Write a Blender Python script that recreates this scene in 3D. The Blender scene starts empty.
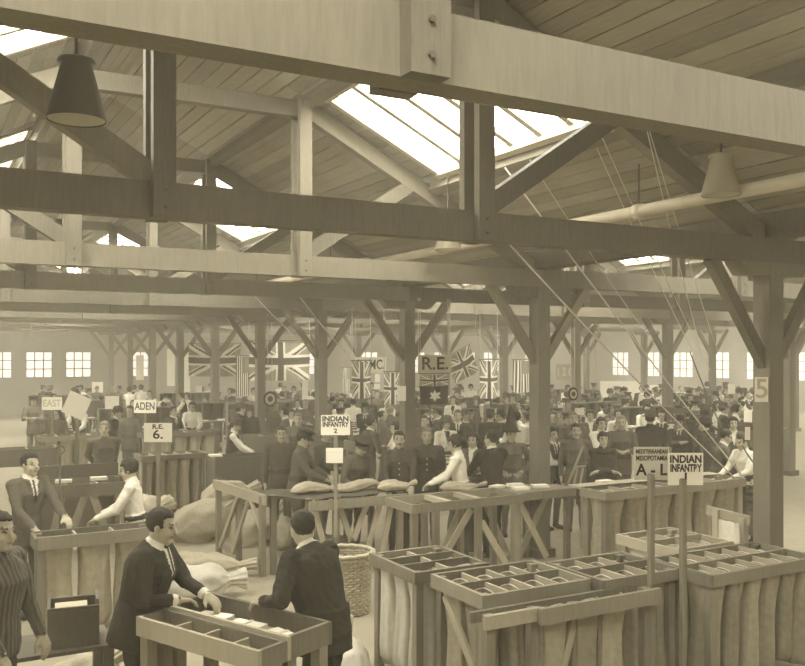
import bpy, bmesh, math, random
import numpy as np
from mathutils import Vector, Matrix, kdtree, noise

random.seed(1918)
sc = bpy.context.scene
COL = sc.collection

# ---------------------------------------------------------------- camera, world, exposure
EYE = 2.9                                   # camera stands on a raised staging
YAW = math.atan(495 / 889)                  # the hall's long axis lies this far to the left of the view axis
SN, CS = math.sin(YAW), math.cos(YAW)
FPX, PX0, HOR = 889.0, 405.0, 353.0
cd = bpy.data.cameras.new('camera')
cam = bpy.data.objects.new('camera', cd)
COL.objects.link(cam)
cam.location = (0, 0, EYE)
cam.rotation_euler = (math.pi / 2, 0, -YAW)
cd.sensor_fit = 'HORIZONTAL'
cd.sensor_width = 36
cd.lens = FPX * 36 / 805
cd.shift_x = -2.5 / 805
cd.shift_y = 20 / 805
cd.clip_end = 300
sc.camera = cam

w = bpy.data.worlds.new('overcast')
sc.world = w
w.use_nodes = True
w.node_tree.nodes['Background'].inputs[0].default_value = (1, .95, .84, 1)
w.node_tree.nodes['Background'].inputs[1].default_value = .4

# thin dust and smoke hanging in the whole hall
HAZE = .0075
vo = w.node_tree.nodes.new('ShaderNodeVolumeScatter')
vo.inputs['Color'].default_value = (1, .94, .76, 1)
vo.inputs['Density'].default_value = HAZE
vo.inputs['Anisotropy'].default_value = .3
w.node_tree.links.new(vo.outputs[0], w.node_tree.nodes['World Output'].inputs['Volume'])

SKY = 17.5            # radiance of the daylit roof glass
WIN = 1.05             # radiance of the far windows
vs = sc.view_settings
vs.view_transform = 'Standard'
vs.look = 'None'
vs.gamma = 1
vs.use_curve_mapping = False
vs.exposure = 0.0
sc.cycles.use_denoising = True
sc.cycles.max_bounces = 7
sc.cycles.diffuse_bounces = 5
sc.cycles.volume_bounces = 1
sc.cycles.sample_clamp_indirect = 6

# ---------------------------------------------------------------- materials
TINT = (1.0, .895, .635)


def sepia(v, t=TINT):
    return (v * t[0], v * t[1], v * t[2], 1)


def new_mat(name):
    m = bpy.data.materials.new(name)
    m.use_nodes = True
    return m, m.node_tree.nodes, m.node_tree.links, m.node_tree.nodes['Principled BSDF']


MATS = {}


def cloth(name, v, vary=.25, scale=40, rough=.95, bump=.25, t=TINT):
    """woven or plain surface with a little mottling and per-object tone"""
    m, n, l, b = new_mat(name)
    b.inputs['Roughness'].default_value = rough
    b.inputs['Specular IOR Level'].default_value = .15
    tc = n.new('ShaderNodeTexCoord')
    nz = n.new('ShaderNodeTexNoise')
    nz.inputs['Scale'].default_value = scale
    nz.inputs['Detail'].default_value = 4
    l.new(tc.outputs['Object'], nz.inputs['Vector'])
    oi = n.new('ShaderNodeObjectInfo')
    a = n.new('ShaderNodeMath'); a.operation = 'MULTIPLY_ADD'
    l.new(nz.outputs['Fac'], a.inputs[0]); a.inputs[1].default_value = vary; a.inputs[2].default_value = 1 - vary * .75
    c = n.new('ShaderNodeMath'); c.operation = 'MULTIPLY_ADD'
    l.new(oi.outputs['Random'], c.inputs[0]); c.inputs[1].default_value = vary; c.inputs[2].default_value = 1 - vary * .5
    d = n.new('ShaderNodeMath'); d.operation = 'MULTIPLY'
    l.new(a.outputs[0], d.inputs[0]); l.new(c.outputs[0], d.inputs[1])
    mx = n.new('ShaderNodeVectorMath'); mx.operation = 'SCALE'
    mx.inputs[0].default_value = sepia(v, t)[:3]
    l.new(d.outputs[0], mx.inputs['Scale'])
    l.new(mx.outputs[0], b.inputs['Base Color'])
    if bump:
        bp = n.new('ShaderNodeBump'); bp.inputs['Strength'].default_value = bump; bp.inputs['Distance'].default_value = .01
        l.new(nz.outputs['Fac'], bp.inputs['Height']); l.new(bp.outputs[0], b.inputs['Normal'])
    MATS[name] = m
    return m


def wood(name, v, vary=.35, rough=.75, stretch=(18, 18, 2.2), t=TINT, spec=.25):
    m, n, l, b = new_mat(name)
    b.inputs['Roughness'].default_value = rough
    b.inputs['Specular IOR Level'].default_value = spec
    tc = n.new('ShaderNodeTexCoord')
    mp = n.new('ShaderNodeMapping'); mp.inputs['Scale'].default_value = stretch
    l.new(tc.outputs['Object'], mp.inputs['Vector'])
    nz = n.new('ShaderNodeTexNoise'); nz.inputs['Scale'].default_value = 2.5; nz.inputs['Detail'].default_value = 6
    nz.inputs['Distortion'].default_value = .6
    l.new(mp.outputs[0], nz.inputs['Vector'])
    n2 = n.new('ShaderNodeTexNoise'); n2.inputs['Scale'].default_value = 1.3; n2.inputs['Detail'].default_value = 3
    l.new(tc.outputs['Object'], n2.inputs['Vector'])
    oi = n.new('ShaderNodeObjectInfo')
    s = n.new('ShaderNodeMath'); s.operation = 'ADD'
    l.new(nz.outputs['Fac'], s.inputs[0]); l.new(n2.outputs['Fac'], s.inputs[1])
    s2 = n.new('ShaderNodeMath'); s2.operation = 'ADD'
    l.new(s.outputs[0], s2.inputs[0]); l.new(oi.outputs['Random'], s2.inputs[1])
    a = n.new('ShaderNodeMath'); a.operation = 'MULTIPLY_ADD'
    l.new(s2.outputs[0], a.inputs[0]); a.inputs[1].default_value = vary; a.inputs[2].default_value = 1 - vary * 1.5
    mx = n.new('ShaderNodeVectorMath'); mx.operation = 'SCALE'
    mx.inputs[0].default_value = sepia(v, t)[:3]
    l.new(a.outputs[0], mx.inputs['Scale'])
    l.new(mx.outputs[0], b.inputs['Base Color'])
    bp = n.new('ShaderNodeBump'); bp.inputs['Strength'].default_value = .2; bp.inputs['Distance'].default_value = .01
    l.new(nz.outputs['Fac'], bp.inputs['Height']); l.new(bp.outputs[0], b.inputs['Normal'])
    MATS[name] = m
    return m


def emit(name, v, t=(1, .96, .86)):
    m, n, l, b = new_mat(name)
    b.inputs['Base Color'].default_value = sepia(.5)
    b.inputs['Roughness'].default_value = .3
    b.inputs['Emission Color'].default_value = (*t, 1)
    b.inputs['Emission Strength'].default_value = v
    MATS[name] = m
    return m


WT = (1, .94, .76)
wood('timber', .165, vary=.5)
wood('board', .29, vary=.4, stretch=(14, 2, 14))
wood('raw_timber', .225, vary=.5)
wood('planed_timber', .38, vary=.3)
wood('dark_timber', .13)
wood('basket', .42, stretch=(30, 30, 30))
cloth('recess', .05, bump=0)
cloth('floor', .31, vary=.3, scale=3, bump=.1)
cloth('whitewash', .40, vary=.2, scale=2, bump=.05, t=WT)
cloth('canvas', .36, vary=.45, scale=18)
cloth('pale_canvas', .62, vary=.3, scale=18, t=WT)
cloth('jute', .46, vary=.4, scale=22)
cloth('paper', .84, vary=.12, scale=8, bump=.02, t=WT)
cloth('card', .50, vary=.1, scale=8, bump=.02)
cloth('ink', .035, vary=.1, bump=0)
cloth('pale_ink', .7, vary=.1, bump=0, t=WT)
cloth('skin', .43, vary=.15, scale=10, bump=0)
cloth('lip', .26, vary=.1, bump=0)
cloth('eye', .13, vary=.1, bump=0)
cloth('hair', .045, vary=.4, scale=60, rough=.6)
cloth('fair_hair', .22, vary=.4, scale=60, rough=.6)
cloth('khaki', .14, vary=.35, scale=50)
cloth('dark_khaki', .085, vary=.35, scale=50)
cloth('black_cloth', .05, vary=.35, scale=50)
cloth('grey_cloth', .11, vary=.4, scale=50)
cloth('white_cloth', .72, vary=.2, scale=20, t=WT)
cloth('light_cloth', .8, vary=.2, scale=20, t=WT)
cloth('boot', .03, vary=.2, rough=.5, bump=0)
cloth('button', .5, vary=.1, rough=.35, bump=0)
cloth('rope', .62, vary=.2, t=WT)
cloth('dark_rope', .10, vary=.2)
cloth('flag_white', .80, vary=.1, scale=6, t=WT)
cloth('flag_blue', .30, vary=.15, scale=6)
cloth('flag_red', .10, vary=.15, scale=6)
cloth('flag_dark', .06, vary=.15, scale=6)
cloth('iron', .10, vary=.2, rough=.5, bump=.05)
cloth('pipe_paint', .50, vary=.25, scale=5, rough=.45, bump=.03)
cloth('lit_enamel', .38, vary=.2, scale=4, rough=.35, bump=0)  # paler copy of the enamel, light caught by the shade put into its colour
cloth('enamel', .085, vary=.2, scale=4, rough=.4, bump=0)
cloth('enamel_inside', .60, vary=.1, rough=.4, bump=0, t=WT)
emit('skyglass', SKY)
emit('window_glass', WIN)

# striped knitted wool of one jersey
m, n, l, b = new_mat('striped_wool')
tc = n.new('ShaderNodeTexCoord'); wv = n.new('ShaderNodeTexWave'); wv.inputs['Scale'].default_value = 9
l.new(tc.outputs['Object'], wv.inputs['Vector'])
rp = n.new('ShaderNodeValToRGB'); rp.color_ramp.elements[0].color = sepia(.06); rp.color_ramp.elements[1].color = sepia(.13)
l.new(wv.outputs['Fac'], rp.inputs[0]); l.new(rp.outputs[0], b.inputs['Base Color']); b.inputs['Roughness'].default_value = .95
MATS['striped_wool'] = m


# ---------------------------------------------------------------- mesh helpers
class MB:
    """collects solids in world coordinates; build() links them as one mesh object"""

    def __init__(self):
        self.v, self.f = [], []

    def add(self, vs_, fs):
        o = len(self.v)
        self.v += [tuple(p) for p in vs_]
        self.f += [tuple(i + o for i in f) for f in fs]
        return self

    def hexa(self, p):
        return self.add(p, [(0, 3, 2, 1), (4, 5, 6, 7), (0, 1, 5, 4), (1, 2, 6, 5), (2, 3, 7, 6), (3, 0, 4, 7)])

    def box(self, x0, x1, y0, y1, z0, z1):
        return self.hexa([(x0, y0, z0), (x1, y0, z0), (x1, y1, z0), (x0, y1, z0),
                          (x0, y0, z1), (x1, y0, z1), (x1, y1, z1), (x0, y1, z1)])

    def beam(self, p, q, a, b, side=None):
        """bar from p to q; a = thickness along `side`, b = the other way"""
        p, q = Vector(p), Vector(q)
        d = (q - p).normalized()
        s = Vector(side) if side else (Vector((0, 0, 1)).cross(d) if abs(d.z) < .95 else Vector((1, 0, 0)))
        s = (s - d * s.dot(d)).normalized()
        u = d.cross(s)
        s = s * a / 2
        u = u * b / 2
        return self.hexa([p - s - u, p + s - u, p + s + u, p - s + u, q - s - u, q + s - u, q + s + u, q - s + u])

    def tube(self, pts, r, n=8):
        pts = [Vector(p) for p in pts]
        vs_, fs = [], []
        d0 = (pts[1] - pts[0]).normalized()
        ref = Vector((0, 0, 1)) if abs(d0.z) < .9 else Vector((1, 0, 0))
        for i, p in enumerate(pts):
            d = (pts[min(i + 1, len(pts) - 1)] - pts[max(i - 1, 0)]).normalized()
            s = d.cross(ref).normalized(); u = s.cross(d)
            rr = r[i] if isinstance(r, (list, tuple)) else r
            vs_ += [p + (s * math.cos(t) + u * math.sin(t)) * rr for t in [2 * math.pi * k / n for k in range(n)]]
        for i in range(len(pts) - 1):
            for k in range(n):
                fs.append((i * n + k, i * n + (k + 1) % n, (i + 1) * n + (k + 1) % n, (i + 1) * n + k))
        fs.append(tuple(range(n - 1, -1, -1)))
        fs.append(tuple(range((len(pts) - 1) * n, len(pts) * n)))
        return self.add(vs_, fs)

    def lathe(self, prof, c=(0, 0, 0), n=24, close=True):
        vs_, fs = [], []
        for r, z in prof:
            vs_ += [(c[0] + r * math.cos(2 * math.pi * k / n), c[1] + r * math.sin(2 * math.pi * k / n), c[2] + z) for k in range(n)]
        for i in range(len(prof) - 1):
            for k in range(n):
                fs.append((i * n + k, i * n + (k + 1) % n, (i + 1) * n + (k + 1) % n, (i + 1) * n + k))
        if close:
            fs.append(tuple(range(n - 1, -1, -1)))
            fs.append(tuple(range((len(prof) - 1) * n, len(prof) * n)))
        return self.add(vs_, fs)

    def build(self, name, mat, parent=None, smooth=False, off=None):
        o = Vector(off) if off is not None else (parent_world(parent) if parent else Vector((0, 0, 0)))
        me = bpy.data.meshes.new(name)
        me.from_pydata([(p[0] - o[0], p[1] - o[1], p[2] - o[2]) for p in self.v], [], self.f)
        return link(name, me, mat, parent, smooth)


def parent_world(p):
    v = Vector((0, 0, 0))
    while p:
        v += p.location
        p = p.parent
    return v


def link(name, me, mat, parent=None, smooth=False):
    ob = bpy.data.objects.new(name, me)
    COL.objects.link(ob)
    if mat and not me.materials:
        me.materials.append(MATS[mat] if isinstance(mat, str) else mat)
    if smooth:
        me.polygons.foreach_set('use_smooth', [True] * len(me.polygons))
    if parent:
        ob.parent = parent
    return ob


def tag(o, label=None, cat=None, group=None, kind=None):
    if label: o['label'] = label
    if cat: o['category'] = cat
    if group: o['group'] = group
    if kind: o['kind'] = kind
    return o


def thing(name, label, cat, loc=(0, 0, 0), rz=0, group=None):
    o = bpy.data.objects.new(name, None)
    COL.objects.link(o)
    o.empty_display_size = .2
    o.location = loc
    o.rotation_euler = (0, 0, rz)
    return tag(o, label, cat, group)


def share(src, parent, loc=(0, 0, 0), rot=(0, 0, 0), name=None):
    c = src.copy()
    COL.objects.link(c)
    c.parent = parent
    c.location = loc
    c.rotation_euler = rot
    return c


def copy_tree(o, parent=None):
    c = o.copy()
    COL.objects.link(c)
    c.parent = parent
    for ch in list(o.children):
        copy_tree(ch, c)
    return c


def pos(px, d):
    """floor position on the ray through image column px, d metres ahead of the lens"""
    r = (px - PX0) / FPX * d
    return SN * d + CS * r, CS * d - SN * r


def pt(px, py, d):
    x, y = pos(px, d)
    return Vector((x, y, EYE - (py - HOR) / FPX * d))


NTH = ['first', 'second', 'third', 'fourth', 'fifth', 'sixth', 'seventh', 'eighth', 'ninth', 'tenth', 'eleventh', 'twelfth', 'thirteenth', 'fourteenth']

# ---------------------------------------------------------------- the hall
X1 = 7.86                       # row of posts between the nave and the next nave
SPAN = 10.4
YT = [-5.0, -1.15, 2.72, 6.29] + [6.29 + 3.87 * k for k in range(1, 10)]     # truss lines
YEND, YBACK = 44.6, -7.0
TIE0, TIE1 = 3.84, 4.09
SLOPE = .483
ANG = math.atan(SLOPE)


def roof_z(u):                  # u = distance from the eave
    return 4.30 + SLOPE * u


XL, XR = X1 - 2 * SPAN, X1 + 3 * SPAN

tag(MB().box(XL, XR, YBACK, YEND, -.15, 0).build('floor', 'floor'), kind='structure')

# ceiling boards: the nave is boarded piece by piece near the camera
BW = .178


def slope_point(xe, sgn, s):
    """point on the roof lining, s metres up the slope from the eave at xe; sgn +1 rises towards +x"""
    return xe + sgn * s * math.cos(ANG), roof_z(0) + s * math.sin(ANG)


SLEN = SPAN / 2 / math.cos(ANG)
NB = int(SLEN / BW)
GLASS = {}                      # bay index -> glazed or not


def glazed(i):
    return i % 2 == 1           # every other bay carries roof glass


SK0 = (1.89) / math.cos(ANG)    # glass begins and ends this far up the slope
SK1 = (3.46) / math.cos(ANG)
SK1L = (4.09) / math.cos(ANG)


def slab(mb, xe, sgn, s0, s1, y0, y1, up0, up1):
    nx, nz = -sgn * math.sin(ANG), math.cos(ANG)
    def P(s, y, u):
        x, z = slope_point(xe, sgn, s)
        return (x + nx * u, y, z + nz * u)
    return mb.hexa([P(s0, y0, up0), P(s1, y0, up0), P(s1, y1, up0), P(s0, y1, up0),
                    P(s0, y0, up1), P(s1, y0, up1), P(s1, y1, up1), P(s0, y1, up1)])


proto_board = {}
wn = [0]


def roof(xe, sgn, name_label, detailed):
    top = SK1L if (sgn > 0) else SK1
    back = MB()
    farb = MB()
    ceil = bpy.data.objects.new('ceiling', None)
    COL.objects.link(ceil)
    tag(ceil, name_label, 'ceiling', kind='structure')
    for i in range(len(YT)):
        y0 = YT[i]
        y1 = YT[i + 1] if i + 1 < len(YT) else YEND
        g = glazed(i) and i + 1 < len(YT)
        a, b_ = y0 + .36, y1 - .36
        # sheathing behind the boards
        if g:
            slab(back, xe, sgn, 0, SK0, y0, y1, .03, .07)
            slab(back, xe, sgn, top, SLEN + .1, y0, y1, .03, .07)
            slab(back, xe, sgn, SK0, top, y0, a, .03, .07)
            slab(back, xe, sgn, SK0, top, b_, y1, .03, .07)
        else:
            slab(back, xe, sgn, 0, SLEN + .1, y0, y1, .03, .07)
        near = detailed and y0 < 13 and y0 > 0
        for k in range(NB + 1):
            s0, s1 = k * BW + .007, min((k + 1) * BW - .007, SLEN + .03)
            segs = [(y0, y1)]
            if g and s1 > SK0 and s0 < top:
                segs = [(y0, a), (b_, y1)]
            for (p, q) in segs:
                lift = random.uniform(-.004, .006)
                if near and q - p > 1:
                    key = (round(q - p, 2), sgn)
                    if key not in proto_board:
                        mb = MB()
                        L = (q - p) / 2 - .003
                        W = (BW - .014) / 2
                        mb.box(-W, W, -L, L, 0, .028)
                        me = bpy.data.meshes.new('ceiling_board')
                        me.from_pydata(mb.v, [], mb.f)
                        me.materials.append(MATS['board'])
                        proto_board[key] = me
                    ob = bpy.data.objects.new('ceiling_board', proto_board[key])
                    COL.objects.link(ob)
                    x, z = slope_point(xe, sgn, (k + .5) * BW)
                    ob.location = (x, (p + q) / 2, z + lift)
                    ob.rotation_euler = (0, -sgn * ANG, 0)
                    ob.parent = ceil
                else:
                    slab(farb, xe, sgn, s0, s1, p + .003, q - .003, lift, .028)
        if g:
            wn[0] += 1
            skylight(xe, sgn, a, b_, top, wn[0])
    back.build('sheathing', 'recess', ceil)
    tag(farb.build('boarding', 'board', ceil), kind='stuff')


def skylight(xe, sgn, a, b_, top, idx):
    x, z = slope_point(xe, sgn, SK0)
    t = bpy.data.objects.new('window_%d' % idx, None)
    COL.objects.link(t)
    t.location = (x, a, z)
    tag(t, kind='structure')
    fr = MB()
    slab(fr, xe, sgn, SK0 - .05, SK0 + .03, a - .05, b_ + .05, -.05, .12)
    slab(fr, xe, sgn, top - .03, top + .05, a - .05, b_ + .05, -.05, .12)
    slab(fr, xe, sgn, SK0, top, a - .05, a + .03, -.03, .12)
    slab(fr, xe, sgn, SK0, top, b_ - .03, b_ + .05, -.03, .12)
    fr.build('frame', 'planed_timber', t)
    n_ = 6
    w_ = (b_ - a) / n_
    for k in range(n_):
        mb = MB()
        slab(mb, xe, sgn, SK0, top, a + k * w_ + .03, a + (k + 1) * w_ - .03, .08, .086)
        mb.build('pane', 'skyglass', t)
        if k:
            mb = MB()
            slab(mb, xe, sgn, SK0, top, a + k * w_ - .045, a + k * w_ + .045, .03, .10)
            mb.build('glazing_bar', 'planed_timber', t)


roof(X1 - SPAN, 1, 'boarded left roof slope of the near nave with roof glass', True)
roof(X1, -1, 'boarded right roof slope of the near nave with wide bright roof glass', True)
roof(X1, 1, 'boarded slope of the next nave rising away behind the near posts', False)
roof(X1 + SPAN, -1, 'boarded slope of the next nave seen between the near posts', False)
roof(X1 + SPAN, 1, 'far third nave roof slope, rising away from view', False)
roof(X1 + 2 * SPAN, -1, 'far third nave roof slope facing the view', False)
roof(X1 + 2 * SPAN, 1, 'farthest nave roof slope rising away', False)
roof(X1 + 3 * SPAN, -1, 'farthest nave roof slope against the right wall', False)
roof(X1 - SPAN, -1, 'roof slope of the nave left of the view, right half', False)
roof(X1 - 2 * SPAN, 1, 'roof slope of the nave left of the view, left half', False)


# walls with windows
def wall(name, axis, c, lo, hi, wins, zs):
    """axis 'x': wall along x at y=c; 'y': wall along y at x=c. wins = list of (from, to)"""
    mb = MB()
    def bx(p, q, z0, z1, t=.2):
        if axis == 'x':
            mb.box(p, q, c, c + t, z0, z1)
        else:
            mb.box(c, c + t, p, q, z0, z1)
    z0, z1 = zs
    bx(lo, hi, 0, z0)
    bx(lo, hi, z1, 7.2)
    e = lo
    for p, q in wins:
        bx(e, p, z0, z1)
        e = q
    bx(e, hi, z0, z1)
    wl = tag(mb.build(name, 'whitewash'), kind='structure')
    for p, q in wins:
        wn[0] += 1
        o = bpy.data.objects.new('window_%d' % wn[0], None)
        COL.objects.link(o)
        o.location = ((p + q) / 2, c, z0) if axis == 'x' else (c, (p + q) / 2, z0)
        tag(o, kind='structure')
        pane, bars = MB(), MB()
        def bb(m_, p_, q_, a_, b_, t0, t1):
            if axis == 'x':
                m_.box(p_, q_, c + t0, c + t1, a_, b_)
            else:
                m_.box(c + t0, c + t1, p_, q_, a_, b_)
        bb(pane, p, q, z0, z1, .09, .11)
        pane.build('pane', 'window_glass', o)
        for k in range(4):
            u = p + (q - p) * k / 3
            bb(bars, u - .03, u + .03, z0, z1, .05, .15)
        for k in range(4):
            u = z0 + (z1 - z0) * k / 3
            bb(bars, p, q, u - .025, u + .025, .05, .15)
        bars.build('glazing_bar', 'planed_timber', o)
    return wl


bw = []
x = 1.2
while x < XR - 3:
    bw.append((x, x + 1.15))
    x += 1.75 if int(x) % 3 else 3.1
wall('wall_back', 'x', YEND, XL, XR, bw, (1.75, 2.95))
wall('wall_right', 'y', XR, YBACK, YEND, [(y_, y_ + 1.5) for y_ in [k * 2.6 for k in range(1, 17)]], (1.5, 2.95))
wall('wall_left', 'y', XL - .2, YBACK, YEND, [(y_, y_ + 1.8) for y_ in [k * 3.4 for k in range(-1, 12)]], (1.2, 2.9))
wall('wall_front', 'x', YBACK - .2, XL, XR, [(x_, x_ + 1.8) for x_ in [-10 + k * 3.2 for k in range(0, 14)]], (1.2, 2.9))


# trusses
def truss(xl, name_label, group):
    xr = xl + SPAN
    t = thing('roof_truss', name_label, 'roof truss', (xl, 0, TIE0), 0, group)
    cx = (xl + xr) / 2
    q1, q2 = xl + 4.07, xr - 3.66
    MB().box(xl, xr, -.075, .075, TIE0, TIE1).build('tie_beam', 'timber', t)
    for q in (q1, q2):
        h = MB()
        h.box(q - .078, q + .078, -.155, -.075, TIE0 - .004, 5.98)
        h.box(q - .078, q + .078, .075, .155, TIE0 - .004, 5.98)
        qp = h.build('queen_post', 'timber', t)
        for zz in (TIE0 + .06, TIE0 + .18):
            MB().tube([(q, -.168, zz), (q, .168, zz)], .013, 8).build('bolt', 'iron', qp)
    MB().beam((xl + .12, 0, TIE1 + .02), (q1 + .02, 0, 5.93), .13, .2, (0, 1, 0)).build('principal_rafter', 'timber', t)
    MB().beam((xr - .12, 0, TIE1 + .02), (q2 - .02, 0, 5.93), .13, .2, (0, 1, 0)).build('principal_rafter', 'timber', t)
    MB().box(q1, q2, -.07, .07, 5.78, 5.98).build('straining_beam', 'timber', t)
    MB().beam((q1 - .05, 0, TIE1 + .03), (q1 - 1.55, 0, 5.05), .12, .17, (0, 1, 0)).build('strut', 'timber', t)
    MB().beam((q2 + .05, 0, TIE1 + .03), (q2 + 1.5, 0, 5.08), .12, .17, (0, 1, 0)).build('strut', 'timber', t)
    return t


src = {}
bays = [('the near nave', X1 - SPAN), ('the next nave right of the near posts', X1), ('the third nave far right', X1 + SPAN)]
notes = {2: 'pale heavy roof truss crossing the very top of the view', 3: 'dark roof truss behind the large lamp, ending at the numbered post',
         4: 'pale roof truss just behind the dark one, with bolted hangers', 5: 'dark roof truss third down from the top, behind the pale one'}
t0 = None
for bi, (bn, xl) in enumerate(bays):
    for i, y in enumerate(YT):
        if bi == 0 and i in notes:
            lab = notes[i]
        else:
            lab = '%s roof truss from the camera end in %s' % (NTH[i], bn)
        if t0 is None:
            t0 = truss(xl, lab, 'timber roof trusses')
            o = t0
        else:
            o = copy_tree(t0)
            o['label'] = lab
        o.location = (xl, y, TIE0)
        # the tie beams beyond are seen end to end under the roof

# purlins along the nave
for xe, sgn, lab in ((X1, -1, 'right'), (X1 - SPAN, 1, 'left'), (X1 + SPAN, -1, 'next nave')):
    for s, nm in ((SK0 - .14, 'lower'), (SK1 + .14 if sgn < 0 else SK1L + .14, 'upper')):
        mb = MB()
        slab(mb, xe, sgn, s - .07, s + .07, YBACK, YEND, -.15, -.008)
        tag(mb.build('purlin', 'timber'), 'long %s purlin under the %s roof slope boards' % (nm, lab), 'purlin')
for k, lab in ((0, 'near post row'), (1, 'second post row'), (-1, 'post row left of view'), (2, 'third post row')):
    xx = X1 + k * SPAN
    tag(MB().box(xx - .13, xx + .13, YBACK, YEND, TIE1 + .0, TIE1 + .26).build('valley_beam', 'timber'),
        'long valley beam running over the %s' % lab, 'beam')


# posts
def post(label, g):
    t = thing('timber_post', label, 'post', (0, 0, 0), 0, g)
    W = .105
    MB().box(-W, W, -W, W, 0, TIE0).build('shaft', 'timber', t)
    for s in (-1, 1):
        MB().beam((s * .06, 0, 2.78), (s * .86, 0, TIE0 + .02), .10, .125, (0, 1, 0)).build('brace', 'timber', t)
    mb = MB()
    mb.hexa([(-.42, -.10, TIE0 - .14), (.42, -.10, TIE0 - .14), (.42, .10, TIE0 - .14), (-.42, .10, TIE0 - .14),
             (-.55, -.10, TIE0 - .002), (.55, -.10, TIE0 - .002), (.55, .10, TIE0 - .002), (-.55, .10, TIE0 - .002)])
    mb.build('bolster', 'timber', t)
    MB().box(-.16, .16, -.16, .16, 0, .12).build('plinth', 'timber', t)
    return t


p0 = None
for r_, rn in ((0, 'near row'), (1, 'second row'), (2, 'third row')):
    for i, y in enumerate(YT):
        if i < 3 or (r_ == 1 and i < 5) or (r_ == 2 and i < 7):
            continue
        k = i - 3
        lab = '%s braced timber post from the camera in the %s' % (NTH[k], rn)
        if r_ == 0 and k == 0: lab = 'nearest braced timber post at right with a number 5 card'
        if r_ == 0 and k == 1: lab = 'tall braced timber post at centre beside the woman in white blouse'
        if r_ == 0 and k == 2: lab = 'braced timber post just left of the R.E. sign'
        if p0 is None:
            p0 = o = post(lab, 'braced timber posts')
        else:
            o = copy_tree(p0); o['label'] = lab
        o.location = (X1 + r_ * SPAN, y, 0)

# overhead pipe
t = thing('overhead_pipe', 'pale overhead heating pipe running beneath the right roof slope', 'pipe', (6.6, 10, 4.38))
MB().tube([(6.6, -4, 4.37), (6.6, 42, 4.37)], .062, 16).build('pipe_run', 'pipe_paint', t, True)
for y in [3 + 3.87 * k for k in range(9)]:
    MB().lathe([(.062, -.06), (.078, -.06), (.078, .06), (.062, .06)], (0, 0, 0), 16)
    c = MB()
    c.tube([(6.6, y - .05, 4.37), (6.6, y + .05, 4.37)], .078, 16)
    c.build('collar', 'pipe_paint', t, True)
    MB().tube([(6.6, y, 4.43), (6.6, y, 4.86)], .008, 6).build('hanger', 'iron', t)


# lamps
def lamp(x, y, zb, label, mat='enamel'):
    t = thing('pendant_lamp', label, 'lamp', (x, y, zb), 0, 'conical pendant lamps')
    s = MB()
    s.lathe([(.172, 0), (.176, .004), (.088, .335), (.112, .345), (.112, .36), (.08, .372), (.03, .38), (.03, .372), (.078, .33), (.166, .004), (.172, 0)], (x, y, zb), 32, False)
    s.build('lamp_shade', mat, t, True)
    MB().lathe([(.163, .006), (.074, .33)], (x, y, zb), 32, False).build('shade_lining', 'enamel_inside', t, True)
    b_ = MB().lathe([(.012, .30), (.03, .26), (.045, .20), (.045, .16), (.03, .12), (.006, .105)], (x, y, zb), 16)
    b_.build('bulb', 'paper', t, True)
    ztop = 4.3 + SLOPE * min(x - (X1 - SPAN), X1 - x)
    MB().tube([(x, y, zb + .37), (x, y, ztop)], .011, 8).build('rod', 'iron', t)


lamp(.87, 5.6, EYE + 1.39, 'large dark conical lamp hanging at upper left')
x_, y_ = pos(721, 8.0)
lamp(x_, y_, EYE + 1.42, 'pale conical lamp hanging before the pipe at upper right', 'lit_enamel')
x_, y_ = pos(448, 11.3)
lamp(x_, y_, EYE + 1.31, 'conical lamp peeping below the dark tie beam at centre', 'lit_enamel')


# ---------------------------------------------------------------- frames, benches, bags
def bag_mesh(w_, d_, h, seed, flare=.0):
    """empty canvas bag hanging open from its four top corners"""
    rnd = random.Random(seed)
    n_, m_ = 44, 13
    ph = [rnd.uniform(0, 6.28) for _ in range(4)]
    vs_, fs = [], []
    for j in range(m_):
        t = j / (m_ - 1)
        z = -h * t
        sq = max(0, 1 - t * 2.2)                      # square mouth turning into a limp tube
        k = 1 - .10 * math.sin(min(t * 1.3, 1) * math.pi) + .02 * t
        if t > .93: k *= .8
        for i in range(n_):
            a = 2 * math.pi * i / n_
            c, s = math.cos(a), math.sin(a)
            q = max(abs(c), abs(s))
            rx = (c / q * sq + c * (1 - sq)) * w_ / 2
            ry = (s / q * sq + s * (1 - sq)) * d_ / 2
            fold = 1 + (.015 + .105 * min(1, t * 2.2)) * (math.sin(3 * a + ph[0]) * .5 + math.sin(7 * a + ph[1] + t * 1.2) * .7 + math.sin(11 * a + ph[3] - t) * .4)
            sag = 0
            if j <= 1:
                sag = -.014 * (1 - abs(math.sin(2 * a)))      # the mouth sags between its hooks
            vs_.append((rx * k * fold, ry * k * fold + .02 * math.sin(ph[2] + t * 3), z + sag))
    for j in range(m_ - 1):
        for i in range(n_):
            fs.append((j * n_ + i, j * n_ + (i + 1) % n_, (j + 1) * n_ + (i + 1) % n_, (j + 1) * n_ + i))
    fs.append(tuple(range((m_ - 1) * n_, m_ * n_)))
    me = bpy.data.meshes.new('pouch')
    me.from_pydata(vs_, [], fs)
    me.polygons.foreach_set('use_smooth', [True] * len(me.polygons))
    # turned-down hem round the mouth
    hv, hf = [], []
    for j, (k, dz) in enumerate(((.97, -.004), (1.0, .004), (1.035, -.006), (1.03, -.03))):
        for i in range(n_):
            p = vs_[i]
            hv.append((p[0] * k, p[1] * k, p[2] + dz))
    for j in range(3):
        for i in range(n_):
            hf.append((j * n_ + i, j * n_ + (i + 1) % n_, (j + 1) * n_ + (i + 1) % n_, (j + 1) * n_ + i))
    hm = bpy.data.meshes.new('hem')
    hm.from_pydata(hv, [], hf)
    hm.polygons.foreach_set('use_smooth', [True] * len(hm.polygons))
    return me, hm


BAGS = {}


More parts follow.
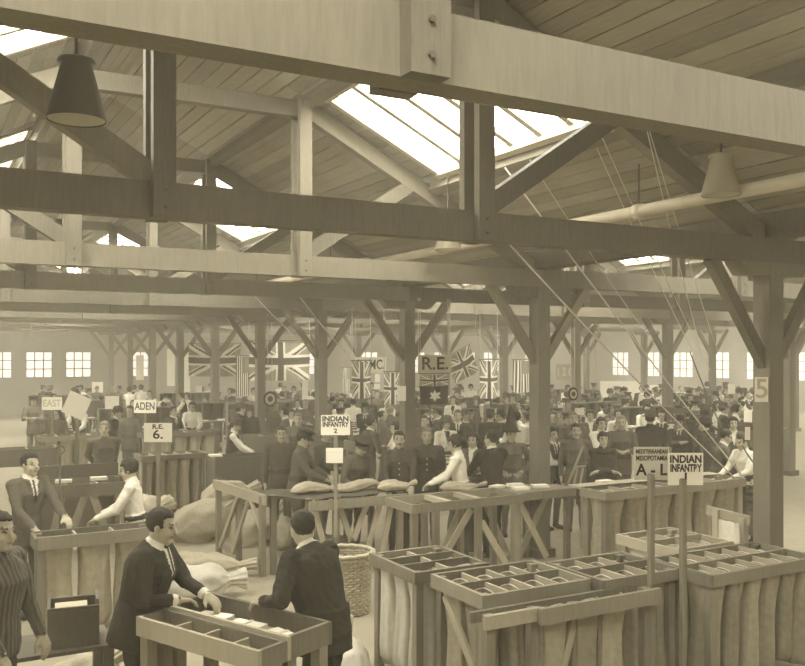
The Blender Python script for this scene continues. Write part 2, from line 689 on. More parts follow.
def bag(x, y, z, w_, d_, h, label, mat='canvas', group='hanging mail bags'):
    key = (round(w_, 2), round(d_, 2), round(h, 2), mat, random.randint(0, 2))
    if key not in BAGS:
        me, hm = bag_mesh(w_, d_, h, len(BAGS))
        me.materials.append(MATS[mat])
        hm.materials.append(MATS['pale_canvas'])
        BAGS[key] = (me, hm)
    me, hm = BAGS[key]
    t = thing('mail_bag', label, 'mail bag', (x, y, z), 0, group)
    link('hem', hm, None, link('pouch', me, None, t))
    return t


def words_row(i, n_):
    return NTH[i] if n_ > 1 else 'only'


def frame(label, where, x0, x1, y0, y1, zt, cols, rows, bags=True, mat='raw_timber', rail=.1, th=.035, leg=.07, braces=(),
          bagh=None, bagmat='canvas', board=False, bagwhere=None):
    t = thing('sorting_frame', label, 'sorting frame', ((x0 + x1) / 2, (y0 + y1) / 2, 0), 0, 'timber sorting frames')
    for lx in (x0, x1 - leg):
        for ly in (y0, y1 - leg):
            MB().box(lx, lx + leg, ly, ly + leg, 0, zt - .012).build('leg', mat, t)
    for (a, b_, c, d) in ((x0, x1, y0 - th, y0), (x0, x1, y1, y1 + th), (x0 - th, x0, y0 - th, y1 + th), (x1, x1 + th, y0 - th, y1 + th)):
        MB().box(a, b_, c, d, zt - rail, zt + random.uniform(-.004, .004)).build('rail', mat, t)
    for k in range(1, cols):
        xx = x0 + (x1 - x0) * k / cols
        for j in range(rows):
            ya, yb = y0 + (y1 - y0) * j / rows + .012, y0 + (y1 - y0) * (j + 1) / rows - .012
            MB().box(xx - .011, xx + .011, ya, yb, zt - rail * .95, zt - .012).build('partition', 'planed_timber', t)
    for k in range(1, rows):
        yy = y0 + (y1 - y0) * k / rows
        MB().box(x0, x1, yy - .012, yy + .012, zt - rail, zt + .004).build('divider_rail', mat, t)
    for p, q in braces:
        MB().beam(p, q, .03, .075, (0, 1, 0) if abs(p[1] - q[1]) < .2 else (1, 0, 0)).build('brace', 'planed_timber', t)
    if board:
        MB().box(x0 - .03, x1 + .03, y0 - .03, y1 + .03, zt, zt + .022).build('table_top', mat, t)
    if bags:
        bh = bagh or zt - .12
        for j in range(rows):
            for k in range(cols):
                w_, d_ = (x1 - x0) / cols, (y1 - y0) / rows
                row = '' if rows == 1 else (' in the front row' if j == 0 else ' in the back row' if j == rows - 1 else ' in the middle row')
                bag(x0 + w_ * (k + .5), y0 + d_ * (j + .5), zt - .055, w_ * .86, d_ * .86, bh * random.choice((.92, 1, 1)),
                    'mail bag, %s from left%s, %s' % (words_row(k, cols), row, where), bagmat,
                    'mail bags ' + where)
    return t


def xbr(xa, xb, y, z0=.1, z1=.95):
    return ((xa, y, z0), (xb, y, z1))


# --- right foreground block of frames
frame('sorting frame with pale bags beside the wicker basket', 'in basket-side frame', 3.74, 4.43, 6.52, 7.30, 1.05, 2, 3, bagmat='pale_canvas')
frame('dark railed sorting frame with small cells at bottom centre', 'in the bottom centre frame', 3.84, 4.84, 5.66, 6.36, 1.05, 4, 2, rail=.11,
      braces=[((3.86, 5.75, .35), (3.86, 6.25, .9))])
frame('sorting frame with cells between the bottom centre frame and signposts', 'in the frame left of the signposts', 4.95, 5.76, 5.56, 6.24, 1.05, 3, 2)
frame('pale sorting frame along the lower right edge, before the numbered post', 'in the lower right frame', 5.84, 7.22, 5.24, 5.94, 1.05, 6, 2)
frame('whitish sorting frame at the foot of the numbered post', 'in the whitish frame', 6.34, 7.05, 6.08, 6.86, 1.05, 2, 2, mat='planed_timber', bagmat='pale_canvas')

# front bag rail
t = thing('bag_rail', 'low front rail on posts with bags slung below, bottom centre', 'rail', (4.5, 5.36, 0))
MB().box(4.08, 5.30, 5.26, 5.30, .88, 1.0).build('rail', 'raw_timber', t)
MB().box(3.62, 4.12, 5.305, 5.345, .90, 1.0).build('rail', 'planed_timber', t)
for xx in (3.66, 4.06, 5.2):
    MB().box(xx, xx + .075, 5.35, 5.42, 0, .985).build('leg', 'raw_timber', t)
MB().box(3.62, 5.27, 5.50, 5.535, .90, .98).build('rail', 'raw_timber', t)
MB().beam((4.3, 5.42, .1), (4.55, 5.42, .88), .03, .06, (0, 1, 0)).build('brace', 'planed_timber', t)
for k, xx in enumerate((4.32, 4.64, 4.95)):
    bag(xx, 5.45, .94, .26, .10, .8, 'canvas mail bag, %s from left, slung from low front rail' % NTH[k], 'canvas', 'bags slung from the low front rail')

# bag stand with hanging cloth by the numbered post
t = thing('bag_stand', 'upright timber stand with a white cloth, left of numbered post', 'stand', (7.0, 6.0, 0))
MB().box(7.07, 7.14, 6.26, 6.33, 0, 1.33).build('leg', 'planed_timber', t)
MB().box(7.12, 7.19, 5.98, 6.05, 0, 1.28).build('leg', 'planed_timber', t)
MB().beam((7.10, 6.42, 1.30), (7.17, 5.95, 1.26), .035, .09, (1, 0, 0)).build('rail', 'planed_timber', t)
mb = MB()
for i in range(9):
    y0_ = 6.24 - .03 * i
    xo = 7.06 + .012 * math.sin(i * 1.7)
    mb.v += [(xo, y0_, 1.24), (xo + .02 * math.sin(i), y0_, 1.06), (xo + .03 * math.sin(i * 2.1), y0_, .82)]
for i in range(8):
    for j in range(2):
        mb.f.append((i * 3 + j, i * 3 + 3 + j, i * 3 + 4 + j, i * 3 + 1 + j))
mb.build('cloth', 'white_cloth', t, True)

# --- middle line of benches
br = [((3.93, 11.75, .96), (3.89, 12.45, .12)), ((3.96, 11.4, .96), (3.93, 12.0, .12)), ((3.96, 11.35, .96), (4.0, 11.0, .55))]
t = thing('trestle_table', 'long pale trestle table at centre left before the leaning soldiers', 'table', (4.9, 11.2, 0))
for (lx, ly) in ((3.86, 12.5), (3.96, 10.95), (3.96, 11.9), (4.12, 10.98), (4.42, 10.5), (4.78, 10.45), (5.72, 10.45), (5.72, 11.30), (4.9, 11.30)):
    MB().box(lx, lx + .075, ly, ly + .075, 0, 1.04).build('leg', 'raw_timber', t)
MB().beam((3.86, 12.62, 1.0), (4.0, 10.9, 1.0), .05, .13, (1, 0, 0)).build('rail', 'planed_timber', t)
MB().beam((3.9, 12.55, .13), (3.98, 11.9, .13), .05, .07, (1, 0, 0)).build('rail', 'raw_timber', t)
MB().box(4.4, 5.82, 10.36, 10.41, .90, 1.02).build('rail', 'raw_timber', t)
MB().box(4.05, 5.85, 11.38, 11.42, .92, 1.02).build('rail', 'raw_timber', t)
for p, q in br:
    MB().beam(p, q, .03, .08, (1, 0, 0)).build('brace', 'planed_timber', t)
for a, b_ in ((4.50, 4.72), (4.85, 5.15), (5.45, 5.2), (5.62, 5.45)):
    MB().beam((a, 10.46, .92), (b_ if a < 5 else b_, 10.46, .12), .03, .075, (0, 1, 0)).build('brace', 'planed_timber', t)
MB().beam((4.9, 10.46, .1), (5.25, 10.46, .92), .03, .075, (0, 1, 0)).build('brace', 'planed_timber', t)
mb = MB()
n_ = 14
vs_ = []
for i in range(n_ + 1):
    for j in range(6):
        xx = 4.02 + 1.82 * i / n_; yy = 10.42 + .98 * j / 5
        if xx < 4.4 and yy < 11.0:
            yy = max(yy, 10.42 + (4.4 - xx) * 1.4)
        vs_.append((xx, min(yy, 11.42), 1.045 + .012 * math.sin(i * 1.3 + j)))
fs = [(i * 6 + j, (i + 1) * 6 + j, (i + 1) * 6 + j + 1, i * 6 + j + 1) for i in range(n_) for j in range(5)]
mb.add(vs_, fs)
ob = mb.build('table_cloth', 'grey_cloth', t, True)

t = thing('open_crate_frame', 'open slatted timber frame projecting at centre before the blouse woman', 'frame', (6.1, 9.7, 0), 0)
for (a, b_, c, d) in ((5.34, 6.95, 9.36, 9.40), (5.34, 6.95, 10.0, 10.04), (5.30, 5.34, 9.36, 10.04), (6.95, 6.99, 9.36, 10.04)):
    MB().box(a, b_, c, d, .95, 1.06).build('rail', 'raw_timber', t)
for xx in (5.85, 6.3):
    MB().box(xx, xx + .09, 9.40, 10.0, .99, 1.05).build('slat', 'planed_timber', t)
for (lx, ly) in ((5.34, 9.4), (5.95, 9.9), (6.28, 9.4), (6.88, 9.4), (6.88, 9.93)):
    MB().box(lx, lx + .08, ly, ly + .075, 0, 1.0).build('leg', 'raw_timber', t)
MB().beam((6.2, 9.42, .92), (5.6, 9.42, .1), .03, .08, (0, 1, 0)).build('brace', 'planed_timber', t)
MB().beam((6.36, 9.42, .75), (6.80, 9.42, .08), .03, .085, (0, 1, 0)).build('brace', 'planed_timber', t)

t = thing('trestle_table', 'braced trestle table at centre in front of the tall post', 'table', (7.0, 10.2, 0))
MB().box(5.85, 7.7, 10.055, 10.24, 1.0, 1.03).build('table_top', 'timber', t)
MB().box(7.0, 8.05, 9.66, 10.05, 1.0, 1.03).build('table_top', 'timber', t)
MB().box(6.98, 8.05, 9.62, 9.66, .92, 1.03).build('rail', 'raw_timber', t)
for (lx, ly) in ((5.9, 10.1), (6.5, 10.15), (7.05, 9.68), (7.45, 10.15), (7.95, 9.68), (7.6, 10.15)):
    MB().box(lx, lx + .075, ly, ly + .07, 0, .995).build('leg', 'raw_timber', t)
for p, q in (((7.12, 9.7, .95), (7.62, 9.7, .1)), ((7.8, 9.9, .95), (7.3, 9.9, .1)), ((6.6, 10.2, .9), (6.2, 10.2, .1)), ((6.9, 10.2, .95), (7.3, 10.2, .1))):
    MB().beam(p, q, .03, .09, (0, 1, 0)).build('brace', 'planed_timber', t)

fr = frame('long bench frame with big canvas bags between tall and numbered posts', 'under the right bench',
           8.1, 10.75, 9.05, 9.5, 1.05, 6, 1, leg=.09, rail=.12)
fr.rotation_euler.z = 0
MB().box(8.05, 10.8, 9.5, 9.75, 1.03, 1.06).build('shelf_board', 'planed_timber', fr)

# --- left benches
frame('bag frame with thick double rail at left, below the blouse girl', 'under the thick left rail', 1.12, 2.24, 9.58, 9.88, 1.05, 3, 1, rail=.13, mat='timber')
t = frame('braced frame with cells in front of the bareheaded soldier at left', 'x', 1.5, 2.75, 13.1, 13.8, 1.06, 3, 1, bags=False, mat='timber', rail=.17)
for a, b_ in ((1.75, 1.55), (2.05, 1.75), (2.15, 2.45), (2.5, 2.7)):
    MB().beam((a + .1, 13.12, .9), (b_ + .1, 13.12, .05), .03, .10, (0, 1, 0)).build('brace', 'raw_timber', t)
MB().box(1.5, 2.75, 13.84, 13.88, .2, 1.25).build('back_board', 'dark_timber', t)
frame('bag frame with tall pale bags behind the heap of full sacks', 'behind the heap of full sacks', 3.55, 4.66, 15.8, 16.3, 1.1, 5, 1, mat='timber')
frame('dark boarded bench beyond the sack heap, left of the centre', 'x', 4.72, 5.9, 15.3, 15.8, 1.05, 1, 1, bags=False, mat='dark_timber', rail=.95)
frame('bag frame at far left beyond the bareheaded soldier', 'beyond the bareheaded soldier', 2.2, 3.4, 18.2, 18.7, 1.3, 4, 1, mat='timber')
frame('bag frame in the second line beyond the tall pale bags', 'in the second line', 4.3, 5.9, 19.0, 19.5, 1.2, 5, 1, mat='dark_timber')
frame('dark panelled counter left of the leaning soldiers', 'x', 5.9, 7.5, 17.4, 17.9, 1.2, 3, 1, bags=False, mat='dark_timber', rail=1.0)
frame('long dark counter behind the leaning soldiers', 'x', 7.9, 9.6, 16.2, 16.7, 1.1, 3, 1, bags=False, mat='timber', rail=.2)
frame('far bench at extreme left under the tilted white sheet', 'x', .9, 2.3, 17.0, 17.5, 1.2, 3, 1, bags=False, mat='timber', rail=.3)

# --- foreground letter trays, turned to the hall's axis
ROT = math.radians(-66)


def tray(ox, oy, L, W, z, depth, nd, label, legs=True):
    t = thing('letter_tray', label, 'letter tray', (ox, oy, 0), ROT, 'open letter trays at bottom left')
    A = dict(off=(0, 0, 0))
    MB().box(0, L, 0, .03, z - depth, z).build('side_board', 'planed_timber', t, **A)
    MB().box(0, L, W - .03, W, z - depth, z).build('side_board', 'timber', t, **A)
    MB().box(0, .03, .03, W - .03, z - depth, z).build('end_board', 'timber', t, **A)
    MB().box(L - .03, L, .03, W - .03, z - depth, z).build('end_board', 'timber', t, **A)
    MB().box(.03, L - .03, .03, W - .03, z - depth, z - depth + .02).build('bottom_board', 'planed_timber', t, **A)
    for k in range(nd):
        xx = .03 + (L - .06) * (k + 1) / (nd + 1)
        MB().box(xx - .01, xx + .01, .03, W - .03, z - depth + .02, z - .03).build('divider', 'planed_timber', t, **A)
    if legs:
        for lx in (.02, L - .1):
            for ly in (.02, W - .1):
                MB().box(lx, lx + .08, ly, ly + .08, 0, z - depth).build('leg', 'raw_timber', t, **A)
    return t


tray(1.36, 6.25, 1.2, .25, 1.085, .13, 3, 'narrow pale letter tray before the leaning man at bottom left')
tray(1.595, 6.36, 1.2, .42, 1.105, .15, 0, 'wide letter tray with a letter bundle before the man seen from behind')
for k, (lx, ly, a) in enumerate(((.24, .21, .2), (.58, .21, .1), (.92, .2, -.15))):
    c, s = math.cos(ROT), math.sin(ROT)
    wx, wy = 1.595 + c * lx - s * ly, 6.36 + s * lx + c * ly
    t = thing('letter_bundle', '%s tied letter bundle from far end in the wide tray' % NTH[k], 'letters', (wx, wy, .977), ROT + a, 'letter bundles in the wide tray')
    for q in range(4):
        MB().box(-.13 + q * .004, .13 + q * .004, -.08, .08, q * .013, q * .013 + .011).build('letter', 'paper', t, off=(0, 0, 0))
    MB().box(-.012, .014, -.083, .083, -.001, .056).build('string', 'rope', t, off=(0, 0, 0))

x_, y_ = 1.08, 7.1
t = thing('wooden_box', 'dark wooden box with open top beside the striped jersey', 'box', (x_, y_, .72), math.radians(-8))
for a in ((-.18, .18, -.16, -.14, 0, .30), (-.18, .18, .14, .16, 0, .30), (-.18, -.16, -.14, .14, 0, .30), (.16, .18, -.14, .14, 0, .34)):
    MB().box(*a).build('side_board', 'dark_timber', t, off=(0, 0, 0))
MB().box(-.16, .16, -.14, .14, 0, .02).build('bottom_board', 'dark_timber', t, off=(0, 0, 0))
MB().box(-.13, .10, -.10, .12, .02, .27).build('card_index', 'card', t, off=(0, 0, 0))
MB().box(-.182, .182, -.166, -.16, .255, .275).build('bead', 'timber', t, off=(0, 0, 0))
t = thing('side_table', 'small low table carrying the dark wooden box at left edge', 'table', (.95, 7.15, 0))
MB().box(.5, 1.36, 6.88, 7.42, .69, .72).build('table_top', 'timber', t)
for lx in (.52, 1.27):
    for ly in (6.9, 7.33):
        MB().box(lx, lx + .07, ly, ly + .07, 0, .69).build('leg', 'timber', t)


# --- wicker basket
def basket(cx, cy, label):
    t = thing('wicker_basket', label, 'basket', (cx, cy, 0))
    n_, rows = 40, 22
    H_ = .66
    def rad(z): return .262 + .05 * (z / H_) - .012 * math.sin(z / H_ * math.pi)
    for k in range(rows):
        z = .02 + H_ * k / rows
        ring = []
        for i in range(n_ * 2):
            a = math.pi * i / n_
            r = rad(z) + .010 * (1 if (i // 2 + k) % 2 else -1)
            ring.append((cx + r * math.cos(a), cy + r * math.sin(a), z + .004 * math.sin(a * 3 + k)))
        ring.append(ring[0])
        mb = MB().tube(ring, .015, 5)
        mb.build('weave_row', 'basket', t, True)
    for i in range(n_):
        a = 2 * math.pi * (i + .5) / n_
        MB().tube([(cx + rad(z) * math.cos(a), cy + rad(z) * math.sin(a), z) for z in (0, .2, .4, H_)], .009, 5).build('stake', 'basket', t, True)
    for dr in (-.012, .012):
        ring = [(cx + (rad(H_) + dr) * math.cos(2 * math.pi * i / 48), cy + (rad(H_) + dr) * math.sin(2 * math.pi * i / 48), H_ + .012 + .006 * math.sin(i * 2.1)) for i in range(49)]
        MB().tube(ring, .019, 7).build('rim', 'basket', t, True)
    MB().lathe([(.01, 0), (.25, 0), (.25, .02), (.01, .02)], (cx, cy, .0), 32).build('base', 'basket', t)


basket(4.27, 9.05, 'round wicker waste basket beside the man seen from behind')


# --- filled sacks
def sack(label, loc, L, R, rz, tilt=0, mat='jute', seed=0, tied=True):
    rnd = random.Random(seed)
    t = thing('mail_sack', label, 'mail sack', loc, rz, 'full mail sacks on the floor')
    n_, m_ = 44, 36
    ph = [rnd.uniform(0, 6.28) for _ in range(6)]
    vs_, fs = [], []
    for j in range(m_ + 1):
        u = j / m_
        # bulging body that closes to a gathered neck
        if u < .8:
            q = u / .8
            r = R * (1 - abs(2 * q - 1) ** 3.2 * (.75 if q > .5 else .95))
        else:
            r = R * (.25 + .18 * (u - .8) / .2 * rnd.uniform(.8, 1.2))
        for i in range(n_):
            a = 2 * math.pi * i / n_
            f = 1 + .06 * math.sin(2 * a + ph[0] + u * 4) + .05 * math.sin(5 * a + ph[1] - u * 6) + .04 * math.sin(9 * a + ph[2] + u * 9) * (1 + 2 * (u > .7))
            y = r * f * math.cos(a)
            z = r * f * math.sin(a)
            z = max(z * .92, -R * .72)
            q3 = Vector(((u - .45) * L, y * 1.08, z + R * .72 + .02 * math.sin(u * 7 + ph[3])))
            wr = noise.noise(q3 * 4.5 / max(R / .3, .4) + Vector((seed * 7.1, 0, 0))) * .16 + noise.noise(Vector((q3.x * 5, q3.y * 16, q3.z * 16)) + Vector((0, seed * 3.3, 0))) * .10
            q3 += Vector((0, y, z)) * wr
            q3.z = max(q3.z, 0.004)
            vs_.append(q3)
    for j in range(m_):
        for i in range(n_):
            fs.append((j * n_ + i, j * n_ + (i + 1) % n_, (j + 1) * n_ + (i + 1) % n_, (j + 1) * n_ + i))
    fs.append(tuple(range(n_ - 1, -1, -1)))
    fs.append(tuple(range(m_ * n_, (m_ + 1) * n_)))
    M = Matrix.Rotation(-tilt, 4, 'Y')
    mb = MB().add([M @ Vector(v) for v in vs_], fs)
    sb = mb.build('sack_body', mat, t, True, off=(0, 0, 0))
    if tied:
        nx = (.8 - .45) * L
        ring = [M @ Vector((nx, R * .27 * math.cos(k * math.pi / 8), R * .72 + R * .27 * math.sin(k * math.pi / 8))) for k in range(17)]
        MB().tube(ring, .012, 5).build('neck_tie', 'rope', sb, True, off=(0, 0, 0))
    return t


sack('plump pale sack lying nearest on the bare floor, centre left', (2.92, 10.3, 0), 1.1, .27, math.radians(-8), 0, 'pale_canvas', 1)
sack('darker limp sack lying behind the plump pale sack', (3.28, 11.2, 0), 1.25, .22, math.radians(-22), 0, 'jute', 2)
sack('big upright leaning sack at left of the heap', (3.3, 14.75, 0), 1.2, .34, math.radians(25), .25, 'jute', 3)
sack('big pale sack lying across the front of the heap', (4.05, 13.8, 0), 1.35, .36, math.radians(35), .2, 'jute', 4)
sack('long sack slumped against the trestle end', (4.75, 13.2, 0), 1.4, .28, math.radians(40), .3, 'jute', 5)
sack('sack half hidden behind the trestle braces', (5.0, 12.6, 0), 1.2, .24, math.radians(65), .15, 'canvas', 6)
sack('crumpled sack on top at the back of the heap', (4.65, 14.4, .35), 1.1, .26, math.radians(15), .1, 'canvas', 7)
sack('dark sack under the trestle table', (5.0, 10.95, 0), 1.0, .26, math.radians(10), 0, 'canvas', 8)
sack('pale limp sack standing by the basket side frame', (3.46, 7.25, 0), .9, .17, math.radians(80), 1.0, 'pale_canvas', 9)
sack('pale sack peeping out below the dark wooden box', (1.35, 7.95, 0), .9, .2, math.radians(-30), .5, 'jute', 10)
for k, (xx, yy, rz, L) in enumerate(((4.65, 10.85, .1, .75), (5.25, 10.75, -.1, .9), (5.72, 10.55, .25, .7), (6.5, 10.12, .02, .75))):
    s_ = sack(['flat folded sack by the signpost on the trestle table', 'long flat sack on the trestle table before the moustached soldier',
               'crumpled flat sack at the right end of the trestle table', 'flat sack under the hands of the blouse woman'][k],
              (xx, yy, 1.05 if k < 3 else 1.03), L, .085, rz, 0, 'jute', 20 + k, False)
    s_['group'] = 'flat sacks on the trestle tables'

# letters lying on the benches
for k, (xx, yy, z_) in enumerate(((7.1, 10.14, 1.03), (7.42, 10.14, 1.03), (7.66, 9.9, 1.03), (7.3, 9.85, 1.03), (8.6, 9.62, 1.06), (9.3, 9.62, 1.06), (1.9, 13.4, 1.06), (2.4, 13.45, 1.06), (4.78, 15.55, 1.05))):
    t = thing('letter_stack', ['small stack of letters behind the tall post bench', 'second stack of letters on the tall post bench', 'third stack of letters on the tall post bench', 'front stack of letters on the tall post bench',
               'stack of letters on the bench right of the tall post', 'stack of letters on the bench near the signposts', 'stack of letters in the left braced frame', 'white papers in the left braced frame by the girl', 'crumpled papers on the dark boarded bench'][k],
              'letters', (xx, yy, z_), random.uniform(-.4, .4), 'letter stacks on benches')
    for q in range(3):
        MB().box(-.11, .11, -.07, .07, q * .014, q * .014 + .012).build('letter', 'paper', t, off=(random.uniform(-.01, .01), random.uniform(-.01, .01), 0))


# ---------------------------------------------------------------- signs, flags, ropes
FWD = Vector((SN, CS, 0))
RGT = Vector((CS, -SN, 0))


def lettering(txt, size, parent, loc, mat='ink', bold=.0, fit=None):
    cu = bpy.data.curves.new('lettering', 'FONT')
    cu.body = txt
    cu.size = size
    cu.align_x = 'CENTER'
    cu.align_y = 'CENTER'
    cu.extrude = .001
    cu.offset = bold
    tmp = bpy.data.objects.new('tmp', cu)
    COL.objects.link(tmp)
    dg = bpy.context.evaluated_depsgraph_get()
    me = bpy.data.meshes.new_from_object(tmp.evaluated_get(dg))
    bpy.data.objects.remove(tmp)
    me.name = 'lettering'
    me.materials.clear()
    if fit:
        wd = max(v.co.x for v in me.vertices) - min(v.co.x for v in me.vertices)
        me.transform(Matrix.Diagonal((min(1.2, fit / wd), 1, 1, 1)))
    o = link('lettering', me, mat, parent)
    o.location = loc
    o.rotation_euler = (math.pi / 2, 0, 0)
    return o


def sign(name, label, cat, px0, px1, py0, py1, d, lines, mat='paper', inkm='ink', pole=None, yaw=0, tilt=0, group=None, th=.012, polew=.05):
    """board facing the lens side of the hall at its own depth; lines = (text, height fraction, v position, bold)"""
    c = pt((px0 + px1) / 2, (py0 + py1) / 2, d)
    W, Hh = (px1 - px0) / FPX * d, (py1 - py0) / FPX * d
    base = pole if pole is not None else c.z
    t = thing(name, label, cat, (c.x, c.y, base), -YAW + yaw, group)
    zc = c.z - base
    A = dict(off=(0, 0, 0))
    b_ = MB().box(-W / 2, W / 2, -th / 2, th / 2, -Hh / 2, Hh / 2).build('board', mat, t, **A)
    b_.location = (0, 0, zc)
    b_.rotation_euler = (0, tilt, 0)
    for tx, hf, v, bold in lines:
        lettering(tx, Hh * hf * 1.35, t, (0, -th / 2 - .001, zc + v * Hh), inkm, min(bold, .012) * Hh, W * .9)
    if pole is not None:
        MB().box(-polew / 2, polew / 2, th / 2, th / 2 + polew, 0, zc + Hh * .35).build('pole', 'raw_timber', t, **A)
    return t


sign('post_number', 'pale card with numeral 5 on the nearest right post', 'number card', 755, 768, 377, 402, 9.18, [('5', .8, 0, .02)], 'paper', 'card', yaw=0)
sign('pole_sign', 'white INDIAN INFANTRY 2 sign on a pole at centre left', 'sign', 321, 350, 415, 435, 11.33, [('INDIAN', .26, .3, .012), ('INFANTRY', .26, .02, .012), ('2', .22, -.3, .01)], 'paper', pole=.55, polew=.045)
sign('notice_card', 'small white card pinned below the INDIAN INFANTRY 2 sign', 'card', 326, 343, 448, 463, 11.31, [('. . . . .', .2, .3, 0)], 'paper')
sign('pole_sign', 'white R.E. 6 sign on a pole above the sack heap', 'sign', 144, 172, 423, 442, 12.6, [('R.E.', .24, .3, .01), ('6.', .48, -.12, .03)], 'paper', pole=0)
sign('pole_sign', 'white ADEN sign on a pole at left', 'sign', 134, 156, 400, 413, 16.8, [('ADEN', .6, 0, .02)], 'paper', pole=0)
sign('pole_sign', 'faded EAST sign left of the tilted white sheet', 'sign', 42, 62, 397, 410, 17.8, [('EAST', .55, 0, .01)], 'paper', 'card', pole=0)
sign('pole_sign', 'pale blank card behind the tilted white sheet', 'sign', 105, 119, 396, 409, 21, [], 'paper', pole=0)
sign('white_sheet', 'large tilted blank white sheet on a pole at left', 'sheet', 65, 88, 394, 417, 14.0, [], 'paper', pole=0, tilt=math.radians(24))
a = sign('post_sign', 'A-L sign on the left one of two near signposts', 'sign', 634, 669, 447, 480, 7.315, [('MEDITERRANEAN', .13, .36, .006), ('MESOPOTAMIA', .15, .16, .006), ('A - L', .36, -.2, .02)], 'pale_canvas')
b_ = sign('post_sign', 'INDIAN INFANTRY 1 sign on the right one of two near signposts', 'sign', 668, 703, 453, 485, 7.22, [('INDIAN', .24, .3, .014), ('INFANTRY', .24, .02, .014), ('1', .26, -.25, .01)], 'paper')
for px, top, d, lab in ((651, 475, 7.28, 'left of two near signposts standing among the sorting frames'), (683, 480, 7.18, 'right of two near signposts standing among the sorting frames')):
    p = pt(px, top, d)
    t = thing('signpost', lab, 'signpost', (p.x, p.y, 0))
    MB().box(p.x - .022, p.x + .022, p.y - .02, p.y + .02, 0, p.z).build('post', 'raw_timber', t)
    MB().hexa([(p.x - .022, p.y - .02, p.z), (p.x + .022, p.y - .02, p.z), (p.x + .022, p.y + .02, p.z), (p.x - .022, p.y + .02, p.z),
               (p.x - .016, p.y - .014, p.z + .012), (p.x + .016, p.y - .014, p.z + .012), (p.x + .016, p.y + .014, p.z + .012), (p.x - .016, p.y + .014, p.z + .012)]).build('post_cap', 'raw_timber', t)
sign('pole_sign', 'dark sign with two pale lines above the near signposts', 'sign', 667, 686, 408, 424, 17.5, [('. . . .', .3, .2, .02), ('. . . .', .3, -.2, .02)], 'dark_timber', 'pale_ink', pole=0)
sign('pole_sign', 'blank white card above the soldiers right of the tall post', 'sign', 575, 584, 408, 415, 18.2, [], 'paper', pole=0)
sign('notice_card', 'white card fixed on the third post beside a flag', 'card', 397, 406, 386, 401, 15.9, [], 'paper')
for k, (a0, a1, b0, b1, d) in enumerate(((167, 175, 349, 386, 33), (181, 190, 349, 392, 33), (196, 202, 386, 394, 31), (302, 308, 368, 400, 28), (306, 313, 396, 401, 27), (265, 284, 378, 381, 29),
                                         (375, 380, 374, 382, 27), (374, 380, 384, 389, 27), (92, 103, 382, 399, 38), (136, 144, 355, 380, 34), (728, 735, 384, 394, 24), (744, 752, 410, 422, 14), (745, 750, 427, 440, 12), (600, 640, 381, 398, 36), (648, 660, 385, 400, 36))):
    sign('wall_notice', ['tall pale banner left of the left union flag', 'second tall pale banner behind the left union flag', 'small pale notice below the left union flag', 'narrow tall white banner right of the big union flag',
                         'white card below the narrow tall banner', 'row of pale bunting under the big union flag', 'small card right of the hanging flag', 'lower small card right of the hanging flag', 'pale banner far left',
                         'pale notice left of the tall banners', 'pale notice between right-hand posts', 'pale card left of the numbered post', 'lower white card left of the numbered post', 'wide pale calico screen beneath right windows', 'pale calico screen right of the windows'][k],
         'notice', a0, a1, b0, b1, d, [], 'paper')
lt = sign('wall_numbers', 'pale numerals board between tall post and right roundel', 'number board', 556, 578, 364, 380, 30, [('1 2 6 8', .55, 0, .03)], 'card', 'pale_ink')


def in_truss(px0, px1, py0, py1, d):
    """place a hanging thing against the face of the nearest truss: centre, width, height"""
    y = pos((px0 + px1) / 2, d)[1]
    y = min(YT, key=lambda t: abs(t - y)) - .10
    def hit(px):
        x1, y1 = pos(px, 1)
        return x1 * y / y1, y / y1
    (xa, da), (xb, db), (xc, dc) = hit(px0), hit(px1), hit((px0 + px1) / 2)
    z = EYE - ((py0 + py1) / 2 - HOR) / FPX * dc
    return Vector(((xa + xb) / 2, y, z)), xb - xa, (py1 - py0) / FPX * dc


def cords(t, W, Hh, zc, mat='rope'):
    for sx in (-1, 1):
        MB().tube([(sx * W * .48, 0, Hh / 2), (sx * W * .48, .02, TIE0 + .06 - zc)], .006, 5).build('cord', mat, t, off=(0, 0, 0))


def roundel(px, py, r, d, label):
    c, W, Hh = in_truss(px - r, px + r, py - r, py + r, d)
    t = thing('target_roundel', label, 'target', c, 0, 'hanging ringed roundels')
    R = Hh / 2
    cords(t, W * .3, Hh * .9, c.z)
    for k, (f, mt) in enumerate(((1.0, 'ink'), (.72, 'card'), (.38, 'ink'))):
        mb = MB()
        q = [(R * f * math.cos(a * math.pi / 16), -.012 - .004 * k, R * 1.08 * f * math.sin(a * math.pi / 16)) for a in range(32)]
        q2 = [(x, .0, z) for x, y, z in q]
        mb.add(q + q2, [tuple(range(32)), tuple(range(63, 31, -1))] + [(i, i + 32, (i + 1) % 32 + 32, (i + 1) % 32) for i in range(32)])
        mb.build(['rim', 'ring', 'bullseye'][k], mt, t, off=(0, 0, 0))


roundel(270, 399, 7.2, 21.0, 'ringed roundel hanging below the big union flag')
roundel(573, 394, 6.2, 19.5, 'ringed roundel hanging right of the tall post')


def union(u, v):
    """0 blue, 1 white, 2 red for a union flag, u, v in 0..1, aspect 2:1"""
    x, y = (u - .5) * 60, (v - .5) * 30
    if abs(x) < 3 or abs(y) < 3: return 2
    if abs(x) < 5 or abs(y) < 5: return 1
    ln = math.hypot(60, 30)
    for s in (1, -1):
        dd = (30 * x - s * 60 * y) / ln
        if abs(dd) < 3:
            t_ = dd * (1 if x > 0 else -1) * s
            if 0 < t_ < 2: return 2
            return 1
    return 0


def stripes(u, v):
    if v > .46 and u < .4: return 0
    return 1 if int(v * 13) % 2 else 2


